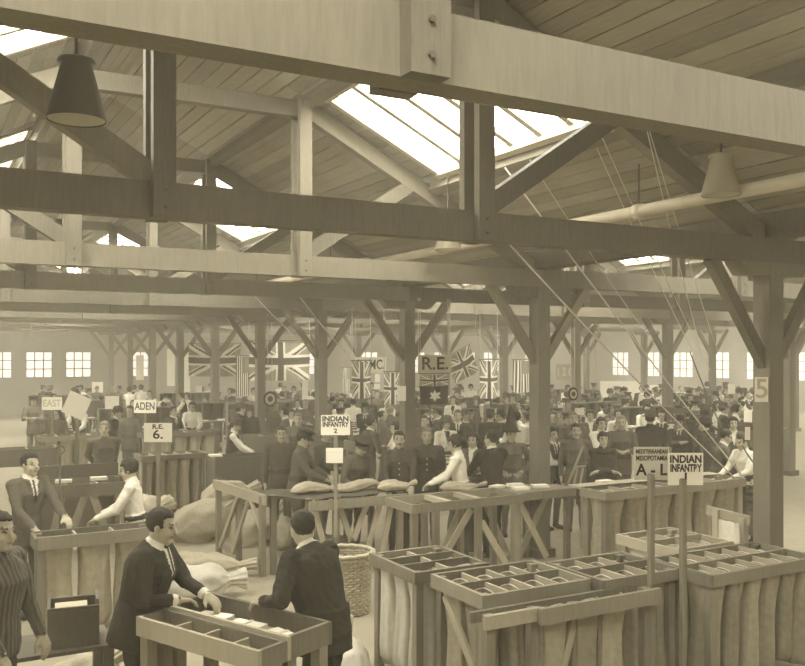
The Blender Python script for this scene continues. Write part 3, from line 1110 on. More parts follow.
def ensign(u, v):
    if v > .62:
        return union(u, (v - .62) / .38)
    x, y = (u - .5) * 1.0, (v - .30) * 1.05
    r, a = math.hypot(x, y), math.atan2(y, x)
    k = math.pi / 3
    a = abs((a + math.pi / 2) % k - k / 2)
    # six-pointed star
    if r * math.cos(k / 2 - a + 0) < .095 or r < .1:
        return 1
    tt = a / (k / 2)
    return 1 if r < .1 + .1 * tt else 3


def flag(label, px0, px1, py0, py1, d, fn, hang=False, tilt=0, yaw=0, wave=.05):
    """cloth hung from its top edge; hang = turned so that the fly points down"""
    c, W, Hh = in_truss(px0, px1, py0, py1, d)
    t = thing('hanging_flag', label, 'flag', c, yaw, 'hanging flags')
    cords(t, W, Hh, c.z)
    nx, nz = 64, 44
    vs_, fs, mi = [], [], []
    for j in range(nz + 1):
        for i in range(nx + 1):
            u, v = i / nx, j / nz
            x, z = (u - .5) * W, (v - .5) * Hh
            y = wave * W * math.sin(u * 7 + v * 2) * (1.15 - v) + wave * .5 * W * math.sin(u * 15)
            z -= .02 * Hh * math.sin(u * math.pi) * (1 + .5 * v)
            vs_.append((x, y, z))
    for j in range(nz):
        for i in range(nx):
            fs.append((j * (nx + 1) + i, j * (nx + 1) + i + 1, (j + 1) * (nx + 1) + i + 1, (j + 1) * (nx + 1) + i))
            u, v = (i + .5) / nx, (j + .5) / nz
            mi.append(fn(1 - v, u) if hang else fn(u, v))
    me = bpy.data.meshes.new('cloth')
    me.from_pydata(vs_, [], fs)
    for k in ('flag_blue', 'flag_white', 'flag_red', 'flag_dark'):
        me.materials.append(MATS[k])
    me.polygons.foreach_set('material_index', mi)
    o = link('cloth', me, None, t, True)
    o.rotation_euler = (0, tilt, 0)
    MB().tube([(-W / 2 - .03, 0, Hh / 2 + .01), (W / 2 + .03, 0, Hh / 2 + .01)], .014, 6).build('batten', 'timber', t, off=(0, 0, 0)).rotation_euler = (0, tilt, 0)
    return t


def hanging_sign(label, px0, px1, py0, py1, d, txt, hf, mat):
    c, W, Hh = in_truss(px0, px1, py0, py1, d)
    t = thing('hanging_sign', label, 'sign', c, 0)
    MB().box(-W / 2, W / 2, -.01, .01, -Hh / 2, Hh / 2).build('board', mat, t, off=(0, 0, 0))
    o = lettering(txt, Hh * hf * 1.35, t, (0, -.012, 0), 'ink', Hh * .015, W * .88)
    cords(t, W, Hh, c.z)


hanging_sign('large R.E. sign hanging right of the third post', 418, 451, 355, 373, 17.2, 'R.E.', .72, 'card')
hanging_sign('white RAMC sign half behind a hanging flag', 355, 386, 357, 373, 25, 'RAMC.', .62, 'paper')
flag('big union flag spread between the fourth and fifth posts', 249, 311, 341, 380, 26, union)
flag('union flag spread behind the sixth post at left', 189, 241, 344, 376, 29, union)
flag('narrow union flag hanging before the RAMC sign', 352, 371, 361, 398, 21, union, True)
flag('narrow union flag hanging left of the third post', 384, 401, 372, 404, 20.5, union, True)
flag('dark ensign with a white star under the R.E. sign', 420, 449, 374, 404, 17.4, ensign)
flag('tilted union flag right of the R.E. sign', 449, 476, 350, 378, 24, union, False, -.45)
flag('narrow union flag hanging at centre right of the ensign', 480, 498, 360, 398, 20, union, True)
flag('striped flag hanging left of the tall post', 513, 531, 360, 392, 24, stripes, True)
flag('striped flag hanging left of the big union flag', 236, 249, 356, 396, 27, stripes, True)
flag('pale striped flag hanging left of the narrow union flag', 343, 351, 368, 393, 27, stripes, True)


def rope(name, label, a, b_, r, mat='rope', sag=.05, group='ropes from the roof'):
    a, b_ = Vector(a), Vector(b_)
    pts = []
    for i in range(13):
        t_ = i / 12
        p = a.lerp(b_, t_)
        p.z -= sag * 4 * t_ * (1 - t_)
        pts.append(p - a)
    mb = MB().tube(pts, r, 6)
    me = bpy.data.meshes.new(name)
    me.from_pydata(mb.v, [], mb.f)
    o = link(name, me, mat, None, True)
    o.location = a
    tag(o, label, 'rope', group)


rope('rope', 'longest pale rope slanting from the roof glass to the right bench', pt(505, 168, 9.6), pt(744, 478, 12.6), .009)
rope('rope', 'second long pale rope slanting to the same right bench', pt(500, 234, 7.62), pt(736, 479, 12.6), .008)
rope('rope', 'thin rope from the rafter foot crossing the dark tie beam', pt(577, 104, 8.4), pt(692, 350, 15), .006)
rope('rope', 'thin rope just right of the rafter foot rope', pt(590, 110, 8.4), pt(710, 370, 15), .006)
rope('rope', 'steep thin rope falling past the right lamp', pt(646, 126, 7.6), pt(700, 345, 15), .005)
rope('rope', 'steeper thin rope nearest the right lamp', pt(648, 126, 7.6), pt(718, 352, 15), .005)
rope('rope', 'thin rope below the strut right of centre', pt(530, 160, 9), pt(655, 345, 15), .006)
rope('rope', 'dark rope hanging slack between the right posts', pt(690, 352, 20), pt(722, 428, 18), .018, 'dark_rope')
rope('rope', 'dark cord tied to the numbered post', pt(742, 445, 9.6), pt(771, 478, 9.2), .008, 'dark_rope')
rope('rope', 'faint rope slanting left of the fourth post', pt(245, 285, 17), pt(300, 340, 20), .010)
rope('rope', 'faint rope crossing the fourth post top', pt(290, 283, 17), pt(345, 352, 20), .010)

# easel of light battens before the belted soldier right of the tall post
p = pt(578, 470, 13.2)
t = thing('batten_easel', 'pale wooden batten easel leaning on the bench right of tall post', 'easel', (p.x, p.y, 0))
MB().beam(pt(568, 484, 13.2), pt(583, 446, 13.3), .02, .035).build('long_batten', 'planed_timber', t)
for a0, a1 in ((574, 577), (580, 583)):
    MB().beam(pt(a0, 484, 13.2), pt(a1, 468, 13.25), .02, .03).build('short_batten', 'planed_timber', t)
MB().beam(pt(573, 467, 13.25), pt(586, 466, 13.25), .02, .03).build('cross_batten', 'planed_timber', t)
for a0 in (569, 582):
    q = pt(a0, 484, 13.2)
    MB().beam((q.x, q.y, 0), q, .03, .03).build('leg', 'planed_timber', t)

# hanging scale hook at left
p = pt(60, 446, 10.5)
t = thing('hook_pole', 'thin dark pole with a hook in front of the left frame', 'pole', (p.x, p.y, 0))
MB().tube([(p.x, p.y, 0), (p.x, p.y, p.z - .12)], .012, 8).build('pole', 'iron', t, True)
MB().tube([(p.x + .05 * math.sin(a * .35), p.y, p.z - .12 + .02 + .05 * (1 - math.cos(a * .35))) for a in range(0, 13)], .007, 6).build('hook', 'iron', t, True)


# ---------------------------------------------------------------- people
def p_capsule(a, b_, ra, rb, n_=10):
    a, b_ = Vector(a), Vector(b_)
    d = b_ - a
    L = d.length
    d = d / L if L > 1e-6 else Vector((0, 0, 1))
    s = d.cross(Vector((0, 0, 1)) if abs(d.z) < .9 else Vector((1, 0, 0))).normalized()
    u = d.cross(s)
    rings = [(a - d * ra * math.cos(t), ra * math.sin(t)) for t in (.01, .5, 1.0)]
    k = max(2, int(L / .03))
    rings += [(a + d * L * i / k, ra + (rb - ra) * i / k) for i in range(k + 1)]
    rings += [(b_ + d * rb * math.cos(t), rb * math.sin(t)) for t in (1.0, .5, .01)]
    vs_, fs = [], []
    for c, r in rings:
        vs_ += [c + (s * math.cos(2 * math.pi * i / n_) + u * math.sin(2 * math.pi * i / n_)) * r for i in range(n_)]
    for j in range(len(rings) - 1):
        fs += [(j * n_ + i, j * n_ + (i + 1) % n_, (j + 1) * n_ + (i + 1) % n_, (j + 1) * n_ + i) for i in range(n_)]
    fs += [tuple(range(n_ - 1, -1, -1)), tuple(range((len(rings) - 1) * n_, len(rings) * n_))]
    return vs_, fs


def p_loft(rings, n_=20):
    vs_, fs = [], []
    out = []
    for j in range(len(rings) - 1):          # subdivide for an even surface
        (c0, x0, y0), (c1, x1, y1) = rings[j], rings[j + 1]
        for q in range(3):
            t_ = q / 3
            out.append((Vector(c0).lerp(Vector(c1), t_), x0 + (x1 - x0) * t_, y0 + (y1 - y0) * t_))
    out.append((Vector(rings[-1][0]), rings[-1][1], rings[-1][2]))
    for c, rx, ry in out:
        vs_ += [c + Vector((rx * math.cos(2 * math.pi * i / n_), ry * math.sin(2 * math.pi * i / n_), 0)) for i in range(n_)]
    for j in range(len(out) - 1):
        fs += [(j * n_ + i, j * n_ + (i + 1) % n_, (j + 1) * n_ + (i + 1) % n_, (j + 1) * n_ + i) for i in range(n_)]
    fs += [tuple(range(n_ - 1, -1, -1)), tuple(range((len(out) - 1) * n_, len(out) * n_))]
    return vs_, fs


def p_ell(c, r, n_=12, m_=8):
    vs_, fs = [], []
    for j in range(m_ + 1):
        t_ = math.pi * (.02 + .96 * j / m_)
        for i in range(n_):
            a = 2 * math.pi * i / n_
            vs_.append(Vector((c[0] + r[0] * math.sin(t_) * math.cos(a), c[1] + r[1] * math.sin(t_) * math.sin(a), c[2] - r[2] * math.cos(t_))))
    for j in range(m_):
        fs += [(j * n_ + i, j * n_ + (i + 1) % n_, (j + 1) * n_ + (i + 1) % n_, (j + 1) * n_ + i) for i in range(n_)]
    fs += [tuple(range(n_ - 1, -1, -1)), tuple(range(m_ * n_, (m_ + 1) * n_))]
    return vs_, fs


ARMS = {  # hand target (x out, y forward, z up), elbow pole (x out, y, z)
    'down': ((.25, .05, .82), (.4, -1, -.2)),
    'back': ((.06, -.20, .98), (1, -.6, 0)),
    'table': ((.15, .43, 1.06), (.7, -.5, -1)),
    'low': ((.16, .34, .98), (.6, -.6, -1)),
    'reach': ((.12, .52, 1.10), (.6, -.3, -1)),
    'hip': ((.17, .06, 1.02), (1, -.3, 0)),
    'read': ((.09, .30, 1.17), (.7, -.4, -1)),
    'chest': ((-.06, .20, 1.20), (.8, -.1, -1)),
    'fold': ((-.12, .19, 1.12), (.9, 0, -.6)),
    'up': ((.20, .15, 1.85), (1, .2, .2)),
    'rail': ((.30, .30, 1.02), (.8, -.6, -.4)),
}
OUT = {
    'tunic': dict(top='khaki', bottom='khaki', jacket=True, belt='dark_khaki', collar='khaki'),
    'dark_tunic': dict(top='dark_khaki', bottom='dark_khaki', jacket=True, belt=None, collar='dark_khaki'),
    'suit': dict(top='black_cloth', bottom='black_cloth', jacket=True, shirt='white_cloth', collar='white_cloth'),
    'grey_suit': dict(top='grey_cloth', bottom='grey_cloth', jacket=True, shirt='white_cloth', collar='white_cloth'),
    'waistcoat': dict(top='black_cloth', bottom='grey_cloth', sleeve='white_cloth', shirt='white_cloth', collar='white_cloth'),
    'blouse': dict(top='white_cloth', bottom='grey_cloth', skirt=True, belt='black_cloth', collar='white_cloth'),
    'jacket_f': dict(top='light_cloth', bottom='grey_cloth', skirt=True, jacket=True, belt='grey_cloth', shirt='black_cloth', collar='light_cloth'),
    'dark_f': dict(top='grey_cloth', bottom='black_cloth', skirt=True, collar='white_cloth', shirt='white_cloth'),
    'coat': dict(top='black_cloth', bottom='black_cloth', coat=True, collar='black_cloth'),
    'striped': dict(top='striped_wool', bottom='grey_cloth', collar='striped_wool'),
}


def person_prims(s):
    P = []
    o = OUT[s['out']]
    fem = s.get('fem', False)
    lean = s.get('lean', 0)
    lod = s.get('lod', 1)
    pv = Vector((0, 0, .95))
    RL = Matrix.Rotation(-lean, 3, 'X')
    T = lambda p: pv + RL @ (Vector(p) - pv)
    def add(g, mt, tf=None):
        v, f = g
        P.append(([tf(p) for p in v] if tf else v, f, mt))
    top, bot = o['top'], o['bottom']
    sh = .165 if fem else .188
    # trunk
    if fem:
        tr = [((0, 0, .84), .165, .125), ((0, 0, .95), .168, .125), ((0, 0, 1.08), .128, .10), ((0, .01, 1.20), .145, .115), ((0, .015, 1.29), .155, .125), ((0, 0, 1.38), .155, .095), ((0, 0, 1.44), .10, .075), ((0, 0, 1.48), .055, .055)]
    else:
        tr = [((0, 0, .84), .155, .12), ((0, 0, .95), .16, .12), ((0, 0, 1.08), .155, .115), ((0, .005, 1.20), .170, .125), ((0, .01, 1.31), .185, .13), ((0, 0, 1.39), .18, .105), ((0, 0, 1.45), .11, .08), ((0, 0, 1.49), .06, .06)]
    bk = s.get('bulk', 1)
    tr = [(c, a * (1 + (bk - 1) * (z_ > 0)), b_ * (1 + (bk - 1) * 1.6)) for z_, (c, a, b_) in ((1 if c[2] < 1.4 else 0, (c, a, b_)) for c, a, b_ in tr)]
    add(p_loft(tr), top, T)
    if o.get('jacket'):
        add(p_loft([((0, 0, .76), .180 * bk, .142 * bk), ((0, 0, .9), .176 * bk, .140 * bk), ((0, 0, 1.06), .162 * bk, .124 * bk)]), top, T if lean < .3 else None)
    if o.get('belt'):
        add(p_loft([((0, 0, 1.035), .168, .13), ((0, 0, 1.085), .168, .13)]), o['belt'], T)
    if o.get('skirt'):
        add(p_loft([((0, 0, .16), .25, .24), ((0, 0, .5), .22, .20), ((0, 0, .85), .185, .155), ((0, 0, 1.06), .135, .105)]), bot)
    if o.get('coat'):
        add(p_loft([((0, 0, .3), .29, .26), ((0, 0, .8), .255, .21), ((0, 0, 1.2), .22, .17), ((0, 0, 1.36), .20, .13)]), top)
        add(p_ell((0, 0, 1.42), (.15, .12, .07)), top, T)
    add(p_loft([((0, -.008, 1.445), .080, .076), ((0, -.006, 1.475), .070, .068), ((0, -.004, 1.505), .064, .064)]), o['collar'], T)
    if o.get('shirt'):                                   # lapels either side of the shirt front
        for sx in (-1, 1):
            add(p_capsule((sx * .055, .085, 1.43), (sx * .018, .128, 1.24), .022, .018), top, T)
    if 'tunic' in s['out'] and lod > 0:
        for sx in (-1, 1):
            add(p_ell((sx * .085, .118, 1.27), (.045, .018, .05)), top, T)
            add(p_ell((sx * .085, .128, 1.305), (.048, .014, .016)), top, T)
    # legs
    for sx in (-1, 1):
        st = s.get('stride', 0) * sx
        hip, kn, an = (sx * .085, 0, .9), (sx * .095, .03 + st * .5, .5), (sx * .1, -.02 + st, .1)
        lm = bot if not (o.get('skirt')) else 'boot'
        add(p_capsule(hip, kn, .088, .064), lm)
        add(p_capsule(kn, an, .064, .05), lm)
        add(p_capsule((sx * .1, -.045 + st, .05), (sx * .115, .14 + st, .035), .045, .035), 'boot')
        add(p_ell((sx * .105, .05 + st, .03), (.045, .12, .03)), 'boot')
    # arms
    for sx, key in ((-1, s.get('la', 'down')), (1, s.get('ra', 'down'))):
        S = T((sx * sh, 0, 1.405))
        hv, pole = ARMS[key] if isinstance(key, str) else (key, (.7, -.6, -.8))
        Hd = Vector((sx * hv[0], hv[1], hv[2]))
        if isinstance(key, str) and lean and key not in ('table', 'low', 'reach', 'rail', 'read'):
            Hd = T(Hd)
        l1, l2 = .285, .255
        v = Hd - S
        D = min(v.length, (l1 + l2) * .985)
        vn = v.normalized()
        Hd = S + vn * D
        ca = (l1 * l1 + D * D - l2 * l2) / (2 * l1 * D)
        sa = math.sqrt(max(0, 1 - ca * ca))
        pl = Vector((sx * pole[0], pole[1], pole[2]))
        pl = (pl - vn * pl.dot(vn)).normalized()
        E_ = S + vn * l1 * ca + pl * l1 * sa
        slv = o.get('sleeve', top)
        add(p_capsule(T((sx * .08, 0, 1.41)), S, .066, .068), slv if 'sleeve' in o else top)
        add(p_capsule(S, E_, .064 * bk, .053 * bk), slv)
        fm = 'skin' if s.get('rolled') else slv
        W_ = E_ + (Hd - E_) * .97
        add(p_capsule(E_, E_ + (W_ - E_) * .93, .052 if fm != 'skin' else .042, .040 if fm != 'skin' else .028), fm)
        if s.get('cuff'):
            add(p_capsule(E_ + (W_ - E_) * .90, E_ + (W_ - E_) * .97, .036, .036), 'white_cloth')
        # hand
        f = (Hd - E_).normalized()
        nrm = Vector((-sx * 1, 0, 0)) if key in ('down', 'hip') else Vector((0, .2, -1))
        nrm = (nrm - f * nrm.dot(f)).normalized()
        sd = f.cross(nrm).normalized()
        inner = Vector((-sx, 0, 0)) if key not in ('down', 'hip') else Vector((0, 1, 0))
        if sd.dot(inner) < 0: sd = -sd                      # sd points to the thumb side
        B_ = W_
        add(p_capsule(E_ + (W_ - E_) * .9, B_ + f * .02, .026, .027), 'skin')
        if lod == 0:
            add(p_capsule(B_ + f * .02, B_ + f * .13, .036, .026), 'skin')
            add(p_capsule(B_ + f * .03 + sd * .03, B_ + f * .08 + sd * .055, .018, .014), 'skin')
        else:
            for q in range(4):
                w_ = (1.5 - q) * .0205
                K = B_ + f * (.092 - .006 * abs(q - 1)) + sd * w_
                add(p_capsule(B_ + f * .02 + sd * w_ * .75, K, .0165, .0135), 'skin')
                ln = (.040, .046, .043, .034)[q]
                c1, c2 = .45, 1.05
                m1 = K + (f * math.cos(c1) + nrm * math.sin(c1)) * ln
                add(p_capsule(K, m1, .0115, .0105), 'skin')
                add(p_capsule(m1, m1 + (f * math.cos(c2) + nrm * math.sin(c2)) * ln * .85, .0105, .009), 'skin')
            th0 = B_ + f * .025 + sd * .028
            th1 = th0 + (f * .65 + sd * .7 + nrm * .25).normalized() * .045
            add(p_capsule(th0, th1, .0165, .0135), 'skin')
            add(p_capsule(th1, th1 + (f * .9 + sd * .3 + nrm * .35).normalized() * .034, .0135, .0105), 'skin')
    # head
    hc = T((0, .02, 1.605))
    HR = Matrix.Rotation(-lean * .45 - s.get('nod', 0), 3, 'X')
    HR = Matrix.Rotation(-s.get('turn', 0), 3, 'Z') @ HR
    HT = lambda p: hc + HR @ Vector(p)
    add(p_capsule(T((0, -.01, 1.44)), hc + HR @ Vector((0, -.02, -.04)), .056, .052), 'skin')
    add(p_ell((0, -.012, .028), (.075, .093, .09)), 'skin', HT)
    add(p_ell((0, .022, -.035), (.060, .070, .085)), 'skin', HT)
    add(p_ell((0, .066, -.096), (.028, .026, .024)), 'skin', HT)
    if lod > 0:
        add(p_capsule((0, .086, .018), (0, .108, -.024), .010, .015, 8), 'skin', HT)
        add(p_ell((0, .078, .032), (.052, .014, .010)), 'skin', HT)
        for sx in (-1, 1):
            add(p_ell((sx * .077, -.008, -.008), (.012, .022, .033)), 'skin', HT)
            add(p_ell((sx * .031, .082, .010), (.011, .009, .0055)), 'eye', HT)
            add(p_ell((sx * .040, .066, -.035), (.022, .020, .024)), 'skin', HT)
            add(p_ell((sx * .031, .087, .033), (.017, .006, .004)), 'eye', HT)
        if not s.get('moustache'):
            add(p_ell((0, .092, -.058), (.022, .008, .006)), 'lip', HT)
        if s.get('moustache') and lod:
            add(p_ell((0, .098, -.044), (.030, .010, .007)), 'hair', HT)
    else:
        add(p_ell((0, .095, -.01), (.018, .025, .03)), 'skin', HT)
        for sx in (-1, 1):
            add(p_ell((sx * .032, .080, .010), (.015, .014, .010)), 'eye', HT)
    return P, hc, HR


def hair_mesh(hc, HR, kind, col):
    bm = bmesh.new()
    bmesh.ops.create_icosphere(bm, subdivisions=4, radius=1)
    full = kind != 'short'
    for v in bm.verts:
        c = v.co.copy()
        R = Vector((.084, .100, .096)) if not full else Vector((.095, .106, .103))
        p = Vector((c.x * R.x, c.y * R.y - .022, c.z * R.z + .036))
        wob = 1 + .05 * noise.noise(Vector((c.x * 3, c.y * 3, c.z * 3))) + .05 * noise.noise(Vector((c.x * 14, c.y * 4, c.z * 4)))
        p *= wob
        lo = (-.055 if p.y < -.03 else -.005) if not full else -.05
        if p.y > .035 and p.z < (.075 if not full else .065):
            p *= .62                                     # leaves the face free
        elif p.z < lo:
            p = Vector((p.x * .72, p.y * .75, lo + (p.z - lo) * .4))
        v.co = p
    if kind == 'bun':
        r = bmesh.ops.create_icosphere(bm, subdivisions=2, radius=.05)
        for v in r['verts']:
            v.co += Vector((0, -.12, .0))
    M = Matrix.Translation(hc) @ HR.to_4x4()
    bmesh.ops.transform(bm, matrix=M, verts=bm.verts)
    me = bpy.data.meshes.new('hair')
    bm.to_mesh(me)
    bm.free()
    me.materials.append(MATS[col])
    me.polygons.foreach_set('use_smooth', [True] * len(me.polygons))
    return me


def hat_mesh(hc, HR, kind, mat):
    mb = MB()
    if kind == 'cap':
        mb.lathe([(.094, .05), (.098, .052), (.099, .088), (.128, .112), (.132, .122), (.11, .135), (.03, .142)], (0, -.012, 0), 24)
        vz = []
        for k in range(13):
            a = math.pi * (.12 + .76 * k / 12)
            vz += [(.094 * math.cos(a), -.012 + .094 * math.sin(a), .056), (.11 * math.cos(a), -.008 + .150 * math.sin(a), .030),
                   (.11 * math.cos(a), -.008 + .150 * math.sin(a), .024), (.094 * math.cos(a), -.012 + .094 * math.sin(a), .048)]
        fz = []
        for k in range(12):
            for j in range(4):
                fz.append((k * 4 + j, k * 4 + (j + 1) % 4, k * 4 + 4 + (j + 1) % 4, k * 4 + 4 + j))
        mb.add(vz, fz + [(0, 1, 2, 3), (51, 50, 49, 48)])
    elif kind == 'brim':
        mb.lathe([(.17, .046), (.172, .052), (.10, .062), (.097, .10), (.088, .16), (.06, .172), (.02, .168)], (0, -.012, 0), 24)
    elif kind == 'bowl':
        mb.lathe([(.13, .03), (.135, .04), (.112, .06), (.108, .12), (.08, .16), (.02, .17)], (0, -.012, 0), 24)
    elif kind == 'cone':
        mb.lathe([(.155, .045), (.158, .055), (.118, .066), (.09, .17), (.062, .28), (.035, .39), (.018, .45), (.004, .47)], (0, -.012, 0), 24)
    me = bpy.data.meshes.new('hat')
    M = Matrix.Translation(hc) @ HR.to_4x4()
    me.from_pydata([M @ Vector(p) for p in mb.v], [], mb.f)
    me.materials.append(MATS[mat])
    me.polygons.foreach_set('use_smooth', [True] * len(me.polygons))
    return me


def make_bodies(specs):
    """all bodies in one go: each is remeshed into a single closed skin, coloured by the garment nearest to it"""
    tmp = []
    for s in specs:
        P, hc, HR = person_prims(s)
        vs_, fs = [], []
        for v, f, mt in P:
            o_ = len(vs_)
            vs_ += [tuple(p) for p in v]
            fs += [tuple(i + o_ for i in q) for q in f]
        me = bpy.data.meshes.new('tmp_body')
        me.from_pydata(vs_, [], fs)
        ob = bpy.data.objects.new('tmp_body', me)
        COL.objects.link(ob)
        lod = s.get('lod', 1)
        md = ob.modifiers.new('r', 'REMESH')
        md.mode = 'VOXEL'
        md.voxel_size = (.021, .0125, .0075)[lod]
        md.use_smooth_shade = True
        sm = ob.modifiers.new('s', 'SMOOTH')
        sm.factor = .5
        sm.iterations = (1, 2, 3)[lod]
        tmp.append((ob, P, hc, HR))
    dg = bpy.context.evaluated_depsgraph_get()
    res = []
    for (ob, P, hc, HR), s in zip(tmp, specs):
        me = bpy.data.meshes.new_from_object(ob.evaluated_get(dg))
        me.name = 'body'
        names = sorted({mt for _, _, mt in P})
        n_ = sum(len(v) for v, _, _ in P)
        kd = kdtree.KDTree(n_)
        mi = []
        k = 0
        for v, f, mt in P:
            for p in v:
                kd.insert(p, k)
                mi.append(names.index(mt))
                k += 1
        kd.balance()
        me.materials.clear()
        for nm in names:
            me.materials.append(MATS[nm])
        vm = [mi[kd.find(v.co)[1]] for v in me.vertices]
        ot = OUT[s['out']]
        extra = [ot[k_] for k_ in ('shirt',) if ot.get(k_)] + ['ink']
        for nm in extra:
            if nm not in names:
                names.append(nm)
                me.materials.append(MATS[nm])
        RI = Matrix.Rotation(s.get('lean', 0), 3, 'X')
        pv = Vector((0, 0, .95))
        ti = names.index(ot['top'])
        soft = {names.index(k_) for k_ in names if k_ not in ('skin', 'eye', 'lip', 'hair', 'boot', 'ink')}
        amp = .010 if s.get('lod', 1) else .006
        nv = len(me.vertices)
        co = np.empty(nv * 3, 'f'); me.vertices.foreach_get('co', co); co = co.reshape(-1, 3)
        nr = np.empty(nv * 3, 'f'); me.vertices.foreach_get('normal', nr); nr = nr.reshape(-1, 3)
        ci = names.index(ot['collar']); si = names.index('skin')
        for i_ in range(nv):
            c_ = Vector(co[i_])
            q = pv + RI @ (c_ - pv)
            if 1.40 < q.z < 1.56 and abs(q.x) < .105 and -.11 < q.y < .078 and vm[i_] in (ti, ci, si):
                e_ = q.z + .30 * q.y
                vm[i_] = si if e_ > 1.512 else ci if e_ > 1.478 else ti
            if ot.get('shirt') and vm[i_] == ti and q.y > .03 and 1.22 < q.z < 1.47 and abs(q.x) < .006 + (q.z - 1.22) * .19:
                tie = abs(q.x) < .016 and s['out'] in ('suit', 'grey_suit', 'waistcoat')
                vm[i_] = names.index('ink') if tie else names.index(ot['shirt'])
            elif vm[i_] in soft and q.z < 1.44:             # loose cloth: folds and creases
                nz_ = noise.noise(Vector((c_.x * 9, c_.y * 9, c_.z * 6))) + .6 * noise.noise(Vector((c_.x * 22 + c_.z * 14, c_.y * 22, c_.z * 12)))
                co[i_] += nr[i_] * (nz_ * amp)
        me.vertices.foreach_set('co', co.ravel())
        me.update()
        vm = np.array(vm)
        eyes = [names.index(k_) for k_ in ('eye', 'lip') if k_ in names]
        hi = names.index('hair') if 'hair' in names else -1
        HI = np.array(HR.transposed())
        hl = (co - np.array(hc)) @ HI.T                      # positions in the head's own frame
        hx, hz = np.abs(hl[:, 0]), hl[:, 2]
        if s.get('lod', 1):
            fixed = np.zeros(nv, bool)
            face = np.isin(vm, eyes + [hi])
            vm[face] = si
            fr_ = (hl[:, 1] > .055) & (vm == si)
            def mark(cond, nm):
                if nm in names:
                    k_ = fr_ & cond
                    vm[k_] = names.index(nm)
                    fixed[k_] = True
            mark((np.abs(hz - .010) < .0068) & (np.abs(hx - .031) < .013), 'eye')
            mark((np.abs(hz - .034) < .0048) & (np.abs(hx - .031) < .018), 'eye')
            if s.get('moustache'):
                mark((np.abs(hz + .046) < .0075) & (hx < .030), 'hair')
            else:
                mark((np.abs(hz + .059) < .0062) & (hx < .021), 'lip')
        else:
            fixed = np.isin(vm, eyes)
        ed = np.empty(len(me.edges) * 2, 'i'); me.edges.foreach_get('vertices', ed); ed = ed.reshape(-1, 2)
        for _ in range(3):                                   # clean borders between garments
            cn = np.zeros((nv, len(names)))
            np.add.at(cn, (ed[:, 0], vm[ed[:, 1]]), 1)
            np.add.at(cn, (ed[:, 1], vm[ed[:, 0]]), 1)
            cn[np.arange(nv), vm] += 1.1
            vm = np.where(fixed, vm, cn.argmax(1))
        vm = vm.tolist()
        idx = []
        for p in me.polygons:
            q = [vm[k_] for k_ in p.vertices]
            idx.append(max(q, key=q.count))
        me.polygons.foreach_set('material_index', idx)
        me.polygons.foreach_set('use_smooth', [True] * len(me.polygons))
        raw = ob.data
        bpy.data.objects.remove(ob)
        bpy.data.meshes.remove(raw)
        parts = [('body', me)]
        hk = s.get('hair', 'full' if s.get('fem') else 'short')
        if hk != 'none':
            parts.append(('hair', hair_mesh(hc, HR, hk, s.get('hcol', 'hair'))))
        if s.get('hat'):
            parts.append(({'cap': 'peaked_cap', 'brim': 'brimmed_hat', 'bowl': 'hat', 'cone': 'pointed_hat'}[s['hat']], hat_mesh(hc, HR, s['hat'], s.get('hatmat', 'dark_khaki'))))
        if s.get('buttons'):
            lean = s.get('lean', 0)
            pv = Vector((0, 0, .95)); RL = Matrix.Rotation(-lean, 3, 'X')
            for zz, yy in ((1.36, .113), (1.29, .140), (1.21, .138), (1.13, .128)):
                mb = MB()
                v, f = p_ell(pv + RL @ (Vector((.0, yy - .004, zz)) - pv), (.013, .008, .013), 8, 5)
                mb.add(v, f)
                m2 = bpy.data.meshes.new('button')
                m2.from_pydata(mb.v, [], mb.f)
                m2.materials.append(MATS['button'])
                parts.append(('button', m2))
        res.append(parts)
    return res


def place(parts, label, x, y, heading, h, group=None, z=0):
    """heading: 0 = away from the lens, 90 = to image right, 180 = towards the lens, 270 = to image left"""
    a = math.radians(heading)
    d = FWD * math.cos(a) + RGT * math.sin(a)
    t = thing('person', label, 'person', (x, y, z), math.atan2(-d.x, d.y), group)
    t.scale = (h / 1.72,) * 3
    for nm, me in parts:
        o = link(nm, me, None, body if nm == 'button' else t)
        if nm == 'body':
            body = o
    return t


